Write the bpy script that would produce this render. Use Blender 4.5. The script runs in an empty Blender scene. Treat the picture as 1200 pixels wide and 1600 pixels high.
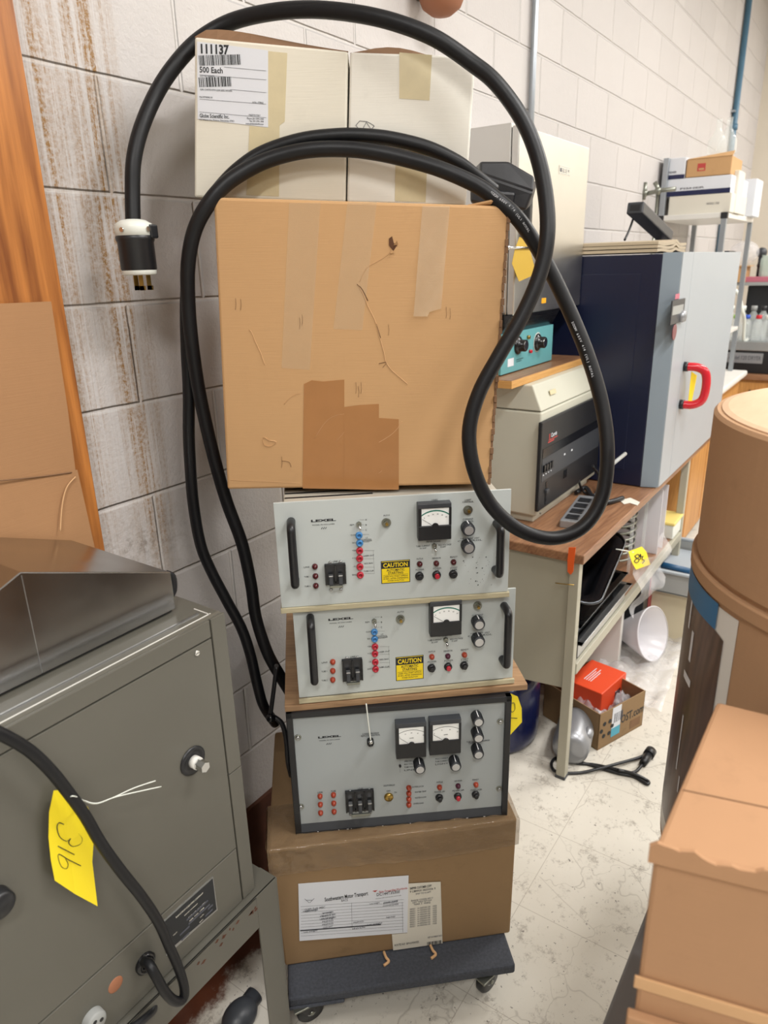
import bpy, bmesh, math, random
from mathutils import Vector, Matrix, Euler
R = math.radians
random.seed(7)
scene = bpy.context.scene
COL = scene.collection

# ---------------------------------------------------------------- camera (metres; wall is the plane Y=0, X runs along it, floor Z=0)
PITCH, ROLL, FPX, TH, WD, CH = 0.334688200, -0.0267489207, 1104.52848, 0.611828838, 1.27956343, 1.70
_cp, _sp, _cr, _sr = math.cos(PITCH), math.sin(PITCH), math.cos(ROLL), math.sin(ROLL)
def _w(v):      # camera-heading frame -> world
    return Vector((math.sin(TH)*v[0]+math.cos(TH)*v[1], -math.cos(TH)*v[0]+math.sin(TH)*v[1], v[2]))
FWD = _w((0, _cp, -_sp))
_u0, _r0 = _w((0, _sp, _cp)), _w((1, 0, 0))
RT = _cr*_r0 + _sr*_u0
UP = -_sr*_r0 + _cr*_u0
EYE = Vector((0, -WD, CH))
cam = bpy.data.cameras.new('camera'); camo = bpy.data.objects.new('camera', cam); COL.objects.link(camo)
m = Matrix((RT, UP, -FWD)).transposed().to_4x4(); m.translation = EYE
camo.matrix_world = m
cam.sensor_fit = 'VERTICAL'; cam.sensor_height = 36; cam.lens = FPX*36/1600
cam.clip_start = 0.02
cam.dof.use_dof = True; cam.dof.focus_distance = 1.5; cam.dof.aperture_fstop = 5.0
scene.camera = camo
scene.view_settings.view_transform = 'Standard'; scene.view_settings.look = 'None'
scene.view_settings.gamma = 1; scene.view_settings.use_curve_mapping = False
scene.view_settings.exposure = 0.0
wd = bpy.data.worlds.new('world'); scene.world = wd; wd.use_nodes = True
wd.node_tree.nodes['Background'].inputs[0].default_value = (1, .99, .98, 1)
wd.node_tree.nodes['Background'].inputs[1].default_value = 0.12
def area(loc, sx, sy, power, rot=(0, 0, 0), col=(1, .985, .968)):
    l = bpy.data.lights.new('tube_light', 'AREA'); l.shape = 'RECTANGLE'; l.size = sx; l.size_y = sy; l.energy = power; l.color = col
    o = bpy.data.objects.new('tube_light', l); o.location = loc; o.rotation_euler = rot; COL.objects.link(o); return o
LIGHTS = [(-1.3, -2.1), (1.5, -2.1), (4.3, -2.1), (6.9, -2.1), (-1.3, -4.5), (1.5, -4.5), (4.3, -4.5), (6.9, -4.5)]
CEIL = 3.9
for lx, ly in LIGHTS:
    area((lx, ly, CEIL-.16), 1.25, .32, 70)

def ray(u, v): return RT*((u-600)/FPX) - UP*((v-800)/FPX) + FWD
def onZ(u, v, z): r = ray(u, v); return EYE + r*((z-CH)/r.z)
def onX(u, v, x): r = ray(u, v); return EYE + r*((x-EYE.x)/r.x)
def onY(u, v, y): r = ray(u, v); return EYE + r*((y-EYE.y)/r.y)
FH = Vector((math.cos(TH), math.sin(TH), 0))
def at(u, v, d): r = ray(u, v); return EYE + r*(d/r.dot(FH))

# ---------------------------------------------------------------- materials
def lin(c):
    if isinstance(c, str): c = tuple(int(c[i:i+2], 16)/255 for i in (0, 2, 4))
    return tuple((x/12.92 if x <= .04045 else ((x+.055)/1.055)**2.4) for x in c) + (1,)
class NT:
    def __init__(s, name):
        s.m = bpy.data.materials.new(name); s.m.use_nodes = True; s.t = s.m.node_tree; s.n = s.t.nodes; s.b = s.n['Principled BSDF']
    def add(s, typ, **kw):
        n = s.n.new(typ)
        for k, v in kw.items():
            if k.startswith('i_'): n.inputs[k[2:].replace('_', ' ')].default_value = v
            else: setattr(n, k, v)
        return n
    def l(s, a, b): s.t.links.new(a, b)
    def coord(s, scale=(1, 1, 1), rot=(0, 0, 0), kind='Object'):
        tc = s.add('ShaderNodeTexCoord'); mp = s.add('ShaderNodeMapping'); mp.inputs['Scale'].default_value = scale; mp.inputs['Rotation'].default_value = rot
        s.l(tc.outputs[kind], mp.inputs[0]); return mp.outputs[0]
    def noise(s, vec, scale, detail=4, rough=.55):
        n = s.add('ShaderNodeTexNoise'); n.inputs['Scale'].default_value = scale; n.inputs['Detail'].default_value = detail; n.inputs['Roughness'].default_value = rough
        s.l(vec, n.inputs['Vector']); return n.outputs[0]
    def ramp(s, fac, stops):
        r = s.add('ShaderNodeValToRGB'); el = r.color_ramp.elements
        while len(el) < len(stops): el.new(.5)
        for e, (p, c) in zip(el, stops): e.position = p; e.color = c if len(c) == 4 else tuple(c)+(1,)
        s.l(fac, r.inputs[0]); return r.outputs[0]
    def mix(s, fac, a, b, mode='MIX'):
        x = s.add('ShaderNodeMix', data_type='RGBA', blend_type=mode)
        for k, v in ((0, fac), (6, a), (7, b)):
            if hasattr(v, 'links'): s.l(v, x.inputs[k])
            else: x.inputs[k].default_value = v
        return x.outputs[2]
    def math(s, op, a, b=None, clamp=False):
        x = s.add('ShaderNodeMath', operation=op, use_clamp=clamp)
        for k, v in ((0, a), (1, b)):
            if v is None: continue
            if hasattr(v, 'links'): s.l(v, x.inputs[k])
            else: x.inputs[k].default_value = v
        return x.outputs[0]
    def bump(s, h, strength=.3, dist=.002):
        b = s.add('ShaderNodeBump'); b.inputs['Strength'].default_value = strength; b.inputs['Distance'].default_value = dist
        s.l(h, b.inputs['Height']); s.l(b.outputs[0], s.b.inputs['Normal'])
    def col(s, c):
        if hasattr(c, 'links'): s.l(c, s.b.inputs['Base Color'])
        else: s.b.inputs['Base Color'].default_value = c
_mc = {}
def pm(name, c, rough=.5, metal=0, var=.06, vs=6, bump=0, bs=200, alpha=1, spec=.5, trans=0):
    if name in _mc: return _mc[name]
    t = NT(name); c = lin(c)
    v = t.coord()
    if var:
        n = t.noise(v, vs, 5)
        t.col(t.mix(n, tuple(x*(1-var) for x in c[:3])+(1,), tuple(min(1, x*(1+var)) for x in c[:3])+(1,)))
    else: t.col(c)
    t.b.inputs['Roughness'].default_value = rough; t.b.inputs['Metallic'].default_value = metal
    t.b.inputs['Specular IOR Level'].default_value = spec
    if alpha < 1: t.b.inputs['Alpha'].default_value = alpha
    if trans: t.b.inputs['Transmission Weight'].default_value = trans
    if bump: t.bump(t.noise(v, bs, 3), bump, .001)
    _mc[name] = t.m; return t.m
def cardboard(name, c, var=.1, dirt=.0):
    t = NT(name); c = lin(c); v = t.coord((1, 1, 1)); vs = t.coord((3, 3, 160))
    n = t.noise(v, 4, 6, .65); st = t.noise(vs, 4, 2)
    base = t.mix(n, tuple(x*(1-var) for x in c[:3])+(1,), tuple(x*(1+var) for x in c[:3])+(1,))
    base = t.mix(t.math('MULTIPLY', st, .22), base, tuple(x*.78 for x in c[:3])+(1,))
    if dirt:
        d = t.ramp(t.noise(v, 11, 8, .75), [(.56, (0, 0, 0)), (.72, (1, 1, 1))])
        base = t.mix(t.math('MULTIPLY', d, dirt), base, tuple(x*.45 for x in c[:3])+(1,))
    t.col(base); t.b.inputs['Roughness'].default_value = .8; t.b.inputs['Specular IOR Level'].default_value = .25
    t.bump(t.math('ADD', st, n), .25, .001)
    return t.m
def wood(name, dark, light, scale=(1.2, 14, 14), rough=.5, bands=3.0, wv=.1):
    t = NT(name); v = t.coord(scale)
    n = t.noise(v, 2.2, 7, .6); f = t.noise(t.coord(tuple(s*5 for s in scale)), 2, 4)
    w = t.add('ShaderNodeTexWave', wave_type='BANDS', bands_direction='DIAGONAL'); w.inputs['Scale'].default_value = bands; w.inputs['Distortion'].default_value = 9; w.inputs['Detail'].default_value = 3
    t.l(v, w.inputs['Vector'])
    fac = t.math('ADD', t.math('MULTIPLY', w.outputs[1], wv), t.math('ADD', t.math('MULTIPLY', n, .75-wv), t.math('MULTIPLY', f, .25)))
    t.col(t.ramp(fac, [(.3, lin(dark)), (.72, lin(light))]))
    t.b.inputs['Roughness'].default_value = rough; t.bump(f, .12, .0006)
    return t.m
def steel(name, c, rough=.3, scale=(2, 2, 300), var=.15, metal=1):
    t = NT(name); c = lin(c); st = t.noise(t.coord(scale), 3, 3); n = t.noise(t.coord(), 5, 5)
    t.col(t.mix(n, tuple(x*(1-var) for x in c[:3])+(1,), c))
    t.b.inputs['Metallic'].default_value = metal
    t.l(t.math('ADD', t.math('MULTIPLY', st, .18), rough-.05), t.b.inputs['Roughness'])
    return t.m
def filmy(name, c=(1, 1, 1), alpha=.2, rough=.12, bump=.5, bs=14):
    t = NT(name); t.col(lin(c)); t.b.inputs['Alpha'].default_value = alpha; t.b.inputs['Roughness'].default_value = rough
    t.bump(t.noise(t.coord(), bs, 4), bump, .01); return t.m

M = {}
M['black'] = pm('black_plastic', '1c1d20', .38, bump=.1)
M['black_gloss'] = pm('black_gloss', '121316', .18)
M['rubber'] = pm('black_rubber', '121316', .45, var=.25, vs=9, bump=.25, bs=90, spec=.35)
M['fabric_black'] = pm('black_vinyl', '17181d', .38, bump=.3, bs=60)
M['panel_grey'] = pm('panel_grey_paint', 'b9bfbd', .45, var=.03)
M['panel_blue_grey'] = pm('panel_dull_grey_paint', 'a3a9aa', .5, var=.04)
M['chassis'] = pm('chassis_beige', 'b4afa2', .5)
M['print'] = pm('print_black', '1f2124', .6, var=0)
M['white_print'] = pm('white_print', 'f2f2f2', .6, var=0)
M['white_plastic'] = pm('white_plastic', 'dfe2da', .4)
M['cream_plastic'] = pm('cream_enamel', 'c2c1b2', .42, var=.05)
M['chrome'] = pm('chrome', 'd5d6d6', .15, 1, var=0)
M['knob_cap'] = pm('knob_cap', 'c9cacb', .35, .7)
M['alu'] = pm('aluminium', 'b9bbbd', .32, 1)
M['brass'] = pm('brass', 'a98d4e', .35, 1)
M['zinc'] = pm('zinc_metal', '8d8f86', .35, .9)
M['red_jack'] = pm('red_jack', 'b32536', .3)
M['blue_jack'] = pm('blue_jack', '3f7fb8', .3)
M['lamp_dark_red'] = pm('lamp_dark_red', '4a1418', .2)
M['lamp_orange'] = pm('lamp_orange', '9c3c26', .3)
M['lamp_purple'] = pm('lamp_purple', '4b1c30', .2)
M['yellow_label'] = pm('yellow_label', 'f2d413', .5, var=0)
M['yellow_tag'] = pm('yellow_tag_paper', 'f4dc20', .6, var=.03)
M['paper'] = pm('white_paper', 'd9dce2', .6, var=.02)
M['paper_cream'] = pm('cream_paper', 'd8d3c6', .65, var=.03)
M['ink'] = pm('grey_ink', '4c4e57', .7, var=0)
M['red_ink'] = pm('red_ink', 'b9443f', .6, var=0)
M['dial'] = pm('dial_white', 'fafcfa', .3, var=0)
M['green_ink'] = pm('green_ink', '2f7a6a', .6, var=0)
M['card_tan'] = cardboard('cardboard_tan', 'c59d70', .05, .1)
M['card_brown'] = cardboard('cardboard_brown', '927757', .1, .3)
M['card_old'] = cardboard('cardboard_old', 'a87f5a', .08, .15)
M['card_side'] = cardboard('cardboard_edge', '806249', .2)
M['card_front'] = cardboard('cardboard_front', 'b68d6a', .08, .2)
M['card_white'] = cardboard('cardboard_white', 'e6e3d9', .04, .14)
M['card_cream'] = cardboard('cardboard_cream', 'e1dccd', .04, .08)
M['clear_tape'] = filmy('clear_tape', 'e2cdaa', .16, .12, .3, 9)
M['masking_tape'] = pm('yellowed_tape', 'cdc09c', .35, var=.1, vs=40)
M['brown_tape'] = pm('brown_packing_tape', 'a9784a', .22, var=.1, vs=20, bump=.15, bs=25)
M['wrap'] = filmy('brown_stretch_tape', '8f7659', .6, .1, 1.0, 22)
M['crease'] = pm('torn_cardboard', 'd0a67a', .9, var=.1)
M['dark_hole'] = pm('torn_dark', '5a3a24', .9)
M['carpet'] = pm('grey_carpet', '43464d', .95, var=.55, vs=150, bump=1, bs=260)
M['veneer'] = wood('wood_grain_board', '86664a', 'b3916c', (2, 16, 16))
M['thin_ply'] = wood('thin_plywood', 'a1977c', 'c2b99a', (3, 20, 20))
M['bench_wood'] = wood('bench_laminate', '6e4a34', 'a37a59', (1.2, 12, 12), .4)
M['orange_wood'] = wood('orange_wood', 'a5703a', 'd09a58', (12, 12, 1.0), .45)
M['door_wood'] = wood('varnished_wood', '6a3517', 'd98f49', (13, 13, .7), .3, 1.0, .12)
M['ply_edge'] = wood('plywood_edge', 'b3803f', 'd7a868', (2, 2, 60), .6)
M['cab_grey'] = pm('grey_enamel', '5c5a52', .3, var=.09, vs=3)
M['steel'] = steel('brushed_stainless', 'a5a4a2', .17, (3, 3, 3), .05)
M['steel_oven'] = steel('worn_stainless', 'dcdcd9', .28, (2, 2, 6), .1)
M['dark_steel'] = steel('dark_stainless', '55585c', .25)
M['grey_plastic'] = pm('grey_plastic', '9a9c9a', .45)
M['putty'] = pm('putty_enamel', 'aaa695', .45, var=.04)
M['navy'] = pm('navy_enamel', '131a33', .32, var=.08)
M['slate'] = pm('slate_enamel', '7f8b95', .4, var=.03)
M['lightgrey'] = pm('light_grey_enamel', 'a2a9af', .4, var=.03)
M['red'] = pm('red_plastic', 'c21e2c', .22, var=0)
M['orange_red'] = pm('orange_red_card', 'dd4a23', .5)
M['orange'] = pm('orange_plastic', 'e0602a', .35)
M['teal'] = pm('teal_paint', '62a0a5', .4)
M['drum_card'] = cardboard('fiber_drum', 'b08c6b', .1, .2)
M['drum_top'] = wood('drum_lid_ply', 'bf9c7c', 'd2b292', (1.5, 7, 7), .6, 1.0, .04)
M['blue_tape'] = pm('blue_tape', '2c6a9a', .45, var=.1)
M['label_brown'] = wood('brown_photo_label', '3f2b21', '75594a', (9, 9, 1.6), .3)
M['glass'] = pm('clear_glass', 'eef4f2', .05, var=0, alpha=.25)
M['milky'] = pm('milky_plastic', 'e4e2e6', .25, var=.02, alpha=.72)
M['film'] = filmy('plastic_film', 'eeeef2', .3, .1, 1.0, 16)
M['navy_drum'] = pm('dark_blue_plastic', '141b45', .22, var=.05)
M['white_enamel'] = pm('white_enamel', 'dcdad4', .4)
M['silver'] = pm('silver_paint', '9a9ca0', .35, .5)
M['dark_grey'] = pm('dark_grey_plastic', '3a3d42', .4)
M['blue_pipe'] = pm('blue_conduit_paint', '4b7189', .45)
M['galv'] = pm('galvanised_conduit', 'a7adb3', .38, .8)
M['mat_tan'] = pm('tan_felt', 'b3a48c', .9, bump=.4)
M['beige'] = pm('beige_enamel', 'cfc4a8', .5)
M['terracotta'] = pm('terracotta', '9a6548', .6)
M['yellow_paint'] = pm('yellow_plastic', 'e8c21c', .4)
M['cap_blue'] = pm('blue_cap', '2450b8', .4, var=0)
M['cap_green'] = pm('green_cap', '9bd04a', .4, var=0)
M['pink'] = pm('pink_card', 'b9697a', .6)

# ---------------------------------------------------------------- mesh builder
class B:
    def __init__(s): s.bm = bmesh.new(); s.ms = []
    def mi(s, m):
        m = M[m] if isinstance(m, str) else m
        if m not in s.ms: s.ms.append(m)
        return s.ms.index(m)
    def _fin(s, n0, m, mat, smooth=False):
        i = s.mi(m)
        s.bm.faces.ensure_lookup_table()
        for f in s.bm.faces[n0:]: f.material_index = i; f.smooth = smooth
    def _tmp(s, tb, m, mat=None, smooth=False):
        if mat is not None: bmesh.ops.transform(tb, matrix=mat, verts=tb.verts)
        i = s.mi(m); mp = {}
        for v in tb.verts: mp[v] = s.bm.verts.new(v.co)
        for f in tb.faces:
            try:
                nf = s.bm.faces.new([mp[v] for v in f.verts]); nf.material_index = i; nf.smooth = smooth
            except ValueError: pass
        tb.free()
    def box(s, a, b, m, bev=0, mat=None, seg=2):
        t = bmesh.new(); bmesh.ops.create_cube(t, size=1)
        for v in t.verts: v.co = Vector([(a[k] if v.co[k] < 0 else b[k]) for k in range(3)])
        if bev: bmesh.ops.bevel(t, geom=t.edges[:], offset=bev, segments=seg, profile=.5, affect='EDGES')
        bmesh.ops.recalc_face_normals(t, faces=t.faces)
        s._tmp(t, m, mat); return s
    def hexa(s, p, m, bev=0):     # p: 4 front corners (BL BR TR TL) then 4 back
        t = bmesh.new(); v = [t.verts.new(q) for q in p]
        for f in ((0, 1, 2, 3), (5, 4, 7, 6), (4, 0, 3, 7), (1, 5, 6, 2), (3, 2, 6, 7), (4, 5, 1, 0)): t.faces.new([v[k] for k in f])
        if bev: bmesh.ops.bevel(t, geom=t.edges[:], offset=bev, segments=2, profile=.5, affect='EDGES')
        bmesh.ops.recalc_face_normals(t, faces=t.faces)
        s._tmp(t, m); return s
    def cyl(s, p0, p1, r, m, r2=None, n=24, smooth=True, caps=True):
        p0, p1 = Vector(p0), Vector(p1); d = p1-p0; r2 = r if r2 is None else r2
        t = bmesh.new(); bmesh.ops.create_cone(t, cap_ends=caps, segments=n, radius1=r, radius2=r2, depth=d.length)
        q = d.to_track_quat('Z', 'Y').to_matrix().to_4x4(); q.translation = (p0+p1)/2
        bmesh.ops.transform(t, matrix=q, verts=t.verts)
        i = s.mi(m); mp = {}
        for v in t.verts: mp[v] = s.bm.verts.new(v.co)
        for f in t.faces:
            nf = s.bm.faces.new([mp[v] for v in f.verts]); nf.material_index = i; nf.smooth = smooth and len(f.verts) == 4
        t.free(); return s
    def sphere(s, c, r, m, sc=(1, 1, 1)):
        t = bmesh.new(); bmesh.ops.create_uvsphere(t, u_segments=20, v_segments=12, radius=r)
        q = Matrix.Diagonal((*sc, 1)); q.translation = c; s._tmp(t, m, q, True); return s
    def lathe(s, prof, m, c=(0, 0, 0), n=40, mat=None, smooth=True):
        t = bmesh.new(); rings = []
        for r, z in prof:
            rings.append([t.verts.new((max(r, 1e-5)*math.cos(2*math.pi*k/n), max(r, 1e-5)*math.sin(2*math.pi*k/n), z)) for k in range(n)])
        for a, b in zip(rings, rings[1:]):
            for k in range(n): t.faces.new((a[k], a[(k+1) % n], b[(k+1) % n], b[k]))
        q = Matrix.Translation(c) @ (mat if mat is not None else Matrix())
        s._tmp(t, m, q, smooth); return s
    def tube(s, pts, r, m, n=12, sub=6, flat=1.0, closed=False):
        P = smooth_path(pts, sub) if sub > 1 else [Vector(p) for p in pts]
        T = [(P[min(i+1, len(P)-1)]-P[max(i-1, 0)]).normalized() for i in range(len(P))]
        nrm = T[0].orthogonal().normalized(); i_ = s.mi(m); rings = []
        for i, p in enumerate(P):
            nrm = (nrm - T[i]*nrm.dot(T[i])).normalized(); bn = T[i].cross(nrm)
            rr = r(i/(len(P)-1)) if callable(r) else r
            rings.append([s.bm.verts.new(p + nrm*(rr*math.cos(2*math.pi*k/n)) + bn*(rr*flat*math.sin(2*math.pi*k/n))) for k in range(n)])
        for a, b in zip(rings, rings[1:]):
            for k in range(n):
                f = s.bm.faces.new((a[k], a[(k+1) % n], b[(k+1) % n], b[k])); f.material_index = i_; f.smooth = True
        for rg in (rings[0][::-1], rings[-1]):
            f = s.bm.faces.new(rg); f.material_index = i_
        return s
    def prism(s, poly, m, d, bev=0):      # poly: list of 3D points, extruded by vector d
        t = bmesh.new(); a = [t.verts.new(p) for p in poly]; b = [t.verts.new(Vector(p)+Vector(d)) for p in poly]; n = len(poly)
        t.faces.new(a); t.faces.new(b[::-1])
        for k in range(n): t.faces.new((a[k], b[k], b[(k+1) % n], a[(k+1) % n]))
        bmesh.ops.recalc_face_normals(t, faces=t.faces)
        if bev: bmesh.ops.bevel(t, geom=t.edges[:], offset=bev, segments=2, profile=.5, affect='EDGES')
        s._tmp(t, m); return s
    def face(s, pts, m):
        f = s.bm.faces.new([s.bm.verts.new(p) for p in pts]); f.material_index = s.mi(m); return s
    def rect(s, x0, z0, x1, z1, m, y=-.0006, t=.0004):      # thin printed or stuck-on patch on a front face
        s.box((min(x0, x1), y-t, min(z0, z1)), (max(x0, x1), y, max(z0, z1)), m); return s
    def text(s, txt, x, z, h, m='print', y=-.0007, w=None, align='CENTER', rot=0, mat=None, bold=0):
        cu = bpy.data.curves.new('t', 'FONT'); cu.body = txt; cu.size = h/.7; cu.align_x = align; cu.resolution_u = 2; cu.offset = bold*h
        cu.extrude = .00008
        ob = bpy.data.objects.new('t', cu); me = bpy.data.meshes.new_from_object(ob)
        t = bmesh.new(); t.from_mesh(me)
        if t.verts:
            xs = [v.co.x for v in t.verts]; W = max(xs)-min(xs)
            sx = (w/W) if w else 1
            q = Matrix.Translation((x, y, z)) @ Matrix.Rotation(rot, 4, 'Y') @ Matrix.Rotation(math.pi/2, 4, 'X') @ Matrix.Diagonal((sx, 1, 1, 1))
            if mat is not None: q = mat @ q
            s._tmp(t, m, q)
        else: t.free()
        bpy.data.objects.remove(ob); bpy.data.curves.remove(cu); bpy.data.meshes.remove(me); return s
    def barcode(s, x, z, w, h, m='print', n=34, y=-.0008):
        rnd = random.Random(int(x*9999)); e = x
        while e < x+w:
            b = w/n*rnd.choice((.5, .9, 1.4)); s.rect(e, z, min(e+b, x+w), z+h, m, y, .0001); e += b + w/n*rnd.choice((.5, .7, 1.1))
        return s
    def build(s, name, parent=None, loc=None, rotz=0, smooth_angle=None):
        me = bpy.data.meshes.new(name); s.bm.to_mesh(me); s.bm.free()
        for mm in s.ms: me.materials.append(mm)
        o = bpy.data.objects.new(name, me); COL.objects.link(o)
        if parent is not None: o.parent = parent
        if loc is not None: o.location = loc
        o.rotation_euler.z = rotz
        return o
def smooth_path(pts, sub):
    P = [Vector(p) for p in pts]; out = []
    if len(P) < 3: return P
    for i in range(len(P)-1):
        p0, p1, p2, p3 = P[max(i-1, 0)], P[i], P[i+1], P[min(i+2, len(P)-1)]
        for k in range(sub):
            t = k/sub
            out.append(.5*((2*p1)+(-p0+p2)*t+(2*p0-5*p1+4*p2-p3)*t*t+(-p0+3*p1-3*p2+p3)*t**3))
    out.append(P[-1]); return out
def tag(o, label, cat, group=None, kind=None):
    o['label'] = label; o['category'] = cat
    if group: o['group'] = group
    if kind: o['kind'] = kind
    return o
def thing(name, label, cat, loc=(0, 0, 0), rotz=0, group=None):
    o = bpy.data.objects.new(name, None); COL.objects.link(o); o.location = loc; o.rotation_euler.z = rotz; o.empty_display_size = .05
    return tag(o, label, cat, group)
def struct(o): o['kind'] = 'structure'; return o
class Frame:      # a vertical front plane: local x to the right, y away from the viewer, z up
    def __init__(s, o, yaw): s.o = Vector(o); s.yaw = R(yaw); s.x = Vector((math.cos(s.yaw), math.sin(s.yaw), 0)); s.y = Vector((-s.x.y, s.x.x, 0))
    def px(s, u, v, y=0):
        r = ray(u, v); o = s.o + s.y*y; t = (o-EYE).dot(s.y)/r.dot(s.y); p = EYE + r*t - s.o
        return p.dot(s.x), p.z
    def loc(s, P): d = Vector(P)-s.o; return Vector((d.dot(s.x), d.dot(s.y), d.z))
    def thing(s, name, label, cat, group=None): return thing(name, label, cat, s.o, s.yaw, group)

# ================================================================ THE ROOM
def wall_material():
    t = NT('painted_block'); tc = t.add('ShaderNodeTexCoord'); sep = t.add('ShaderNodeSeparateXYZ'); t.l(tc.outputs['Object'], sep.inputs[0])
    BW, BH, OX, OZ = .4064, .2032, .325, .0155
    x, z = sep.outputs[0], sep.outputs[2]
    row = t.math('DIVIDE', t.math('SUBTRACT', z, OZ), BH)
    fl = t.math('FLOOR', row)
    odd = t.math('MODULO', t.math('ADD', fl, 100), 2)
    xs = t.math('DIVIDE', t.math('ADD', t.math('SUBTRACT', x, OX), t.math('MULTIPLY', odd, BW/2)), BW)
    fx = t.math('FRACT', t.math('ADD', xs, 50)); fz = t.math('FRACT', t.math('ADD', row, 50))
    dx = t.math('MULTIPLY', t.math('MINIMUM', fx, t.math('SUBTRACT', 1, fx)), BW)
    dz = t.math('MULTIPLY', t.math('MINIMUM', fz, t.math('SUBTRACT', 1, fz)), BH)
    obj = t.coord()
    wob = t.math('MULTIPLY', t.math('SUBTRACT', t.noise(obj, 9, 3), .5), .004)
    d = t.math('ADD', t.math('MINIMUM', dx, dz), wob)
    mr = t.add('ShaderNodeMapRange', interpolation_type='SMOOTHSTEP'); t.l(d, mr.inputs[0]); mr.inputs[1].default_value = .0015; mr.inputs[2].default_value = .0065
    joint = mr.outputs[0]
    # tone per block
    comb = t.add('ShaderNodeCombineXYZ'); t.l(t.math('FLOOR', t.math('ADD', xs, 50)), comb.inputs[0]); t.l(fl, comb.inputs[1])
    wn = t.add('ShaderNodeTexWhiteNoise', noise_dimensions='3D'); t.l(comb.outputs[0], wn.inputs[0])
    base = t.mix(wn.outputs[0], lin('bfbbb9'), lin('c7c3c1'))
    base = t.mix(t.math('MULTIPLY', t.noise(obj, 2.2, 6, .7), .35), base, lin('b8b0ab'))
    # ochre drips running down from the roof on two bands of the wall
    vs = t.coord((70, 1, 1.6)); drip = t.ramp(t.noise(vs, 1.0, 7, .75), [(.42, (0, 0, 0)), (.58, (1, 1, 1))])
    def band(c, w, z0, z1):
        a = t.math('SUBTRACT', 1, t.math('DIVIDE', t.math('ABSOLUTE', t.math('SUBTRACT', x, c)), w), True)
        b = t.add('ShaderNodeMapRange', interpolation_type='SMOOTHSTEP'); t.l(z, b.inputs[0]); b.inputs[1].default_value = z0; b.inputs[2].default_value = z1
        return t.math('MULTIPLY', a, b.outputs[0])
    bands = t.math('ADD', t.math('ADD', band(.925, .075, .9, 1.25), t.math('MULTIPLY', band(.815, .045, .95, 1.3), .75)), t.math('MULTIPLY', band(.87, .14, 1.2, 1.9), .4))
    st = t.math('MULTIPLY', t.math('MULTIPLY', bands, drip), t.math('ADD', t.math('MULTIPLY', t.ramp(t.noise(obj, 130, 5, .7), [(.4, (0, 0, 0)), (.6, (1, 1, 1))]), .9), .35), True)
    base = t.mix(t.math('MULTIPLY', st, 1.0, True), base, lin('8f6a38'))
    # scuffed dirt patch
    sp = t.math('MULTIPLY', t.math('MULTIPLY', band(.9, .16, .9, .98), t.math('SUBTRACT', 1, t.math('DIVIDE', t.math('ABSOLUTE', t.math('SUBTRACT', z, 1.13)), .09), True)), t.ramp(t.noise(obj, 40, 6, .8), [(.45, (0, 0, 0)), (.6, (1, 1, 1))]))
    base = t.mix(t.math('MULTIPLY', sp, .7, True), base, lin('77695a'))
    base = t.mix(t.math('MULTIPLY', t.math('SUBTRACT', 1, joint), .5), base, lin('d0ccc8'))
    t.col(base); t.b.inputs['Roughness'].default_value = .62
    h = t.math('ADD', t.math('MULTIPLY', joint, 1.0), t.math('ADD', t.math('MULTIPLY', t.noise(obj, 110, 4, .6), .35), t.math('MULTIPLY', t.noise(obj, 28, 3), .3)))
    t.bump(h, 1.0, .005)
    return t.m
def floor_material():
    t = NT('vinyl_tile'); obj = t.coord()
    base = t.mix(t.noise(obj, 3, 6, .6), lin('c9c3b6'), lin('dcd7cc'))
    sc = t.ramp(t.noise(t.coord((1, 1, 1)), 13, 8, .85), [(.54, (0, 0, 0)), (.63, (1, 1, 1))])
    base = t.mix(t.math('MULTIPLY', sc, .6), base, lin('7d7368'))
    vo = t.add('ShaderNodeTexVoronoi', feature='DISTANCE_TO_EDGE'); vo.inputs['Scale'].default_value = 5
    wv = t.mix(.25, obj, t.noise(obj, 3, 4)); t.l(wv, vo.inputs['Vector'])
    cr = t.ramp(vo.outputs['Distance'], [(.0, (1, 1, 1)), (.006, (0, 0, 0))])
    base = t.mix(t.math('MULTIPLY', t.math('MULTIPLY', cr, t.noise(obj, 6, 3)), .7), base, lin('6a5f54'))
    sp = t.ramp(t.noise(obj, 60, 3, .7), [(.655, (0, 0, 0)), (.69, (1, 1, 1))])
    base = t.mix(t.math('MULTIPLY', sp, .8), base, lin('3f3a36'))
    # tile seams every 305 mm
    sep = t.add('ShaderNodeSeparateXYZ'); t.l(obj, sep.inputs[0])
    s = None
    for k in (0, 1):
        f = t.math('FRACT', t.math('ADD', t.math('DIVIDE', sep.outputs[k], .3048), 50.3)); e = t.math('LESS_THAN', f, .006)
        s = e if s is None else t.math('MAXIMUM', s, e)
    base = t.mix(t.math('MULTIPLY', s, .5), base, lin('857a6d'))
    # rust-brown stain creeping out from the foot of the wall
    edge = t.math('ADD', sep.outputs[1], t.math('MULTIPLY', t.noise(obj, 9, 6, .7), .16))
    rm = t.add('ShaderNodeMapRange', interpolation_type='SMOOTHSTEP'); t.l(edge, rm.inputs[0]); rm.inputs[1].default_value = -.13; rm.inputs[2].default_value = -.09
    xm = t.add('ShaderNodeMapRange'); t.l(sep.outputs[0], xm.inputs[0]); xm.inputs[1].default_value = 1.7; xm.inputs[2].default_value = 1.5
    rust = t.mix(t.noise(obj, 14, 5), lin('3c1f14'), lin('6a3b26'))
    base = t.mix(t.math('MULTIPLY', rm.outputs[0], xm.outputs[0], True), base, rust)
    t.col(base); t.b.inputs['Roughness'].default_value = .33
    t.bump(t.noise(obj, 12, 5), .15, .004); return t.m
M['wall'] = wall_material(); M['floor'] = floor_material()
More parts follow.
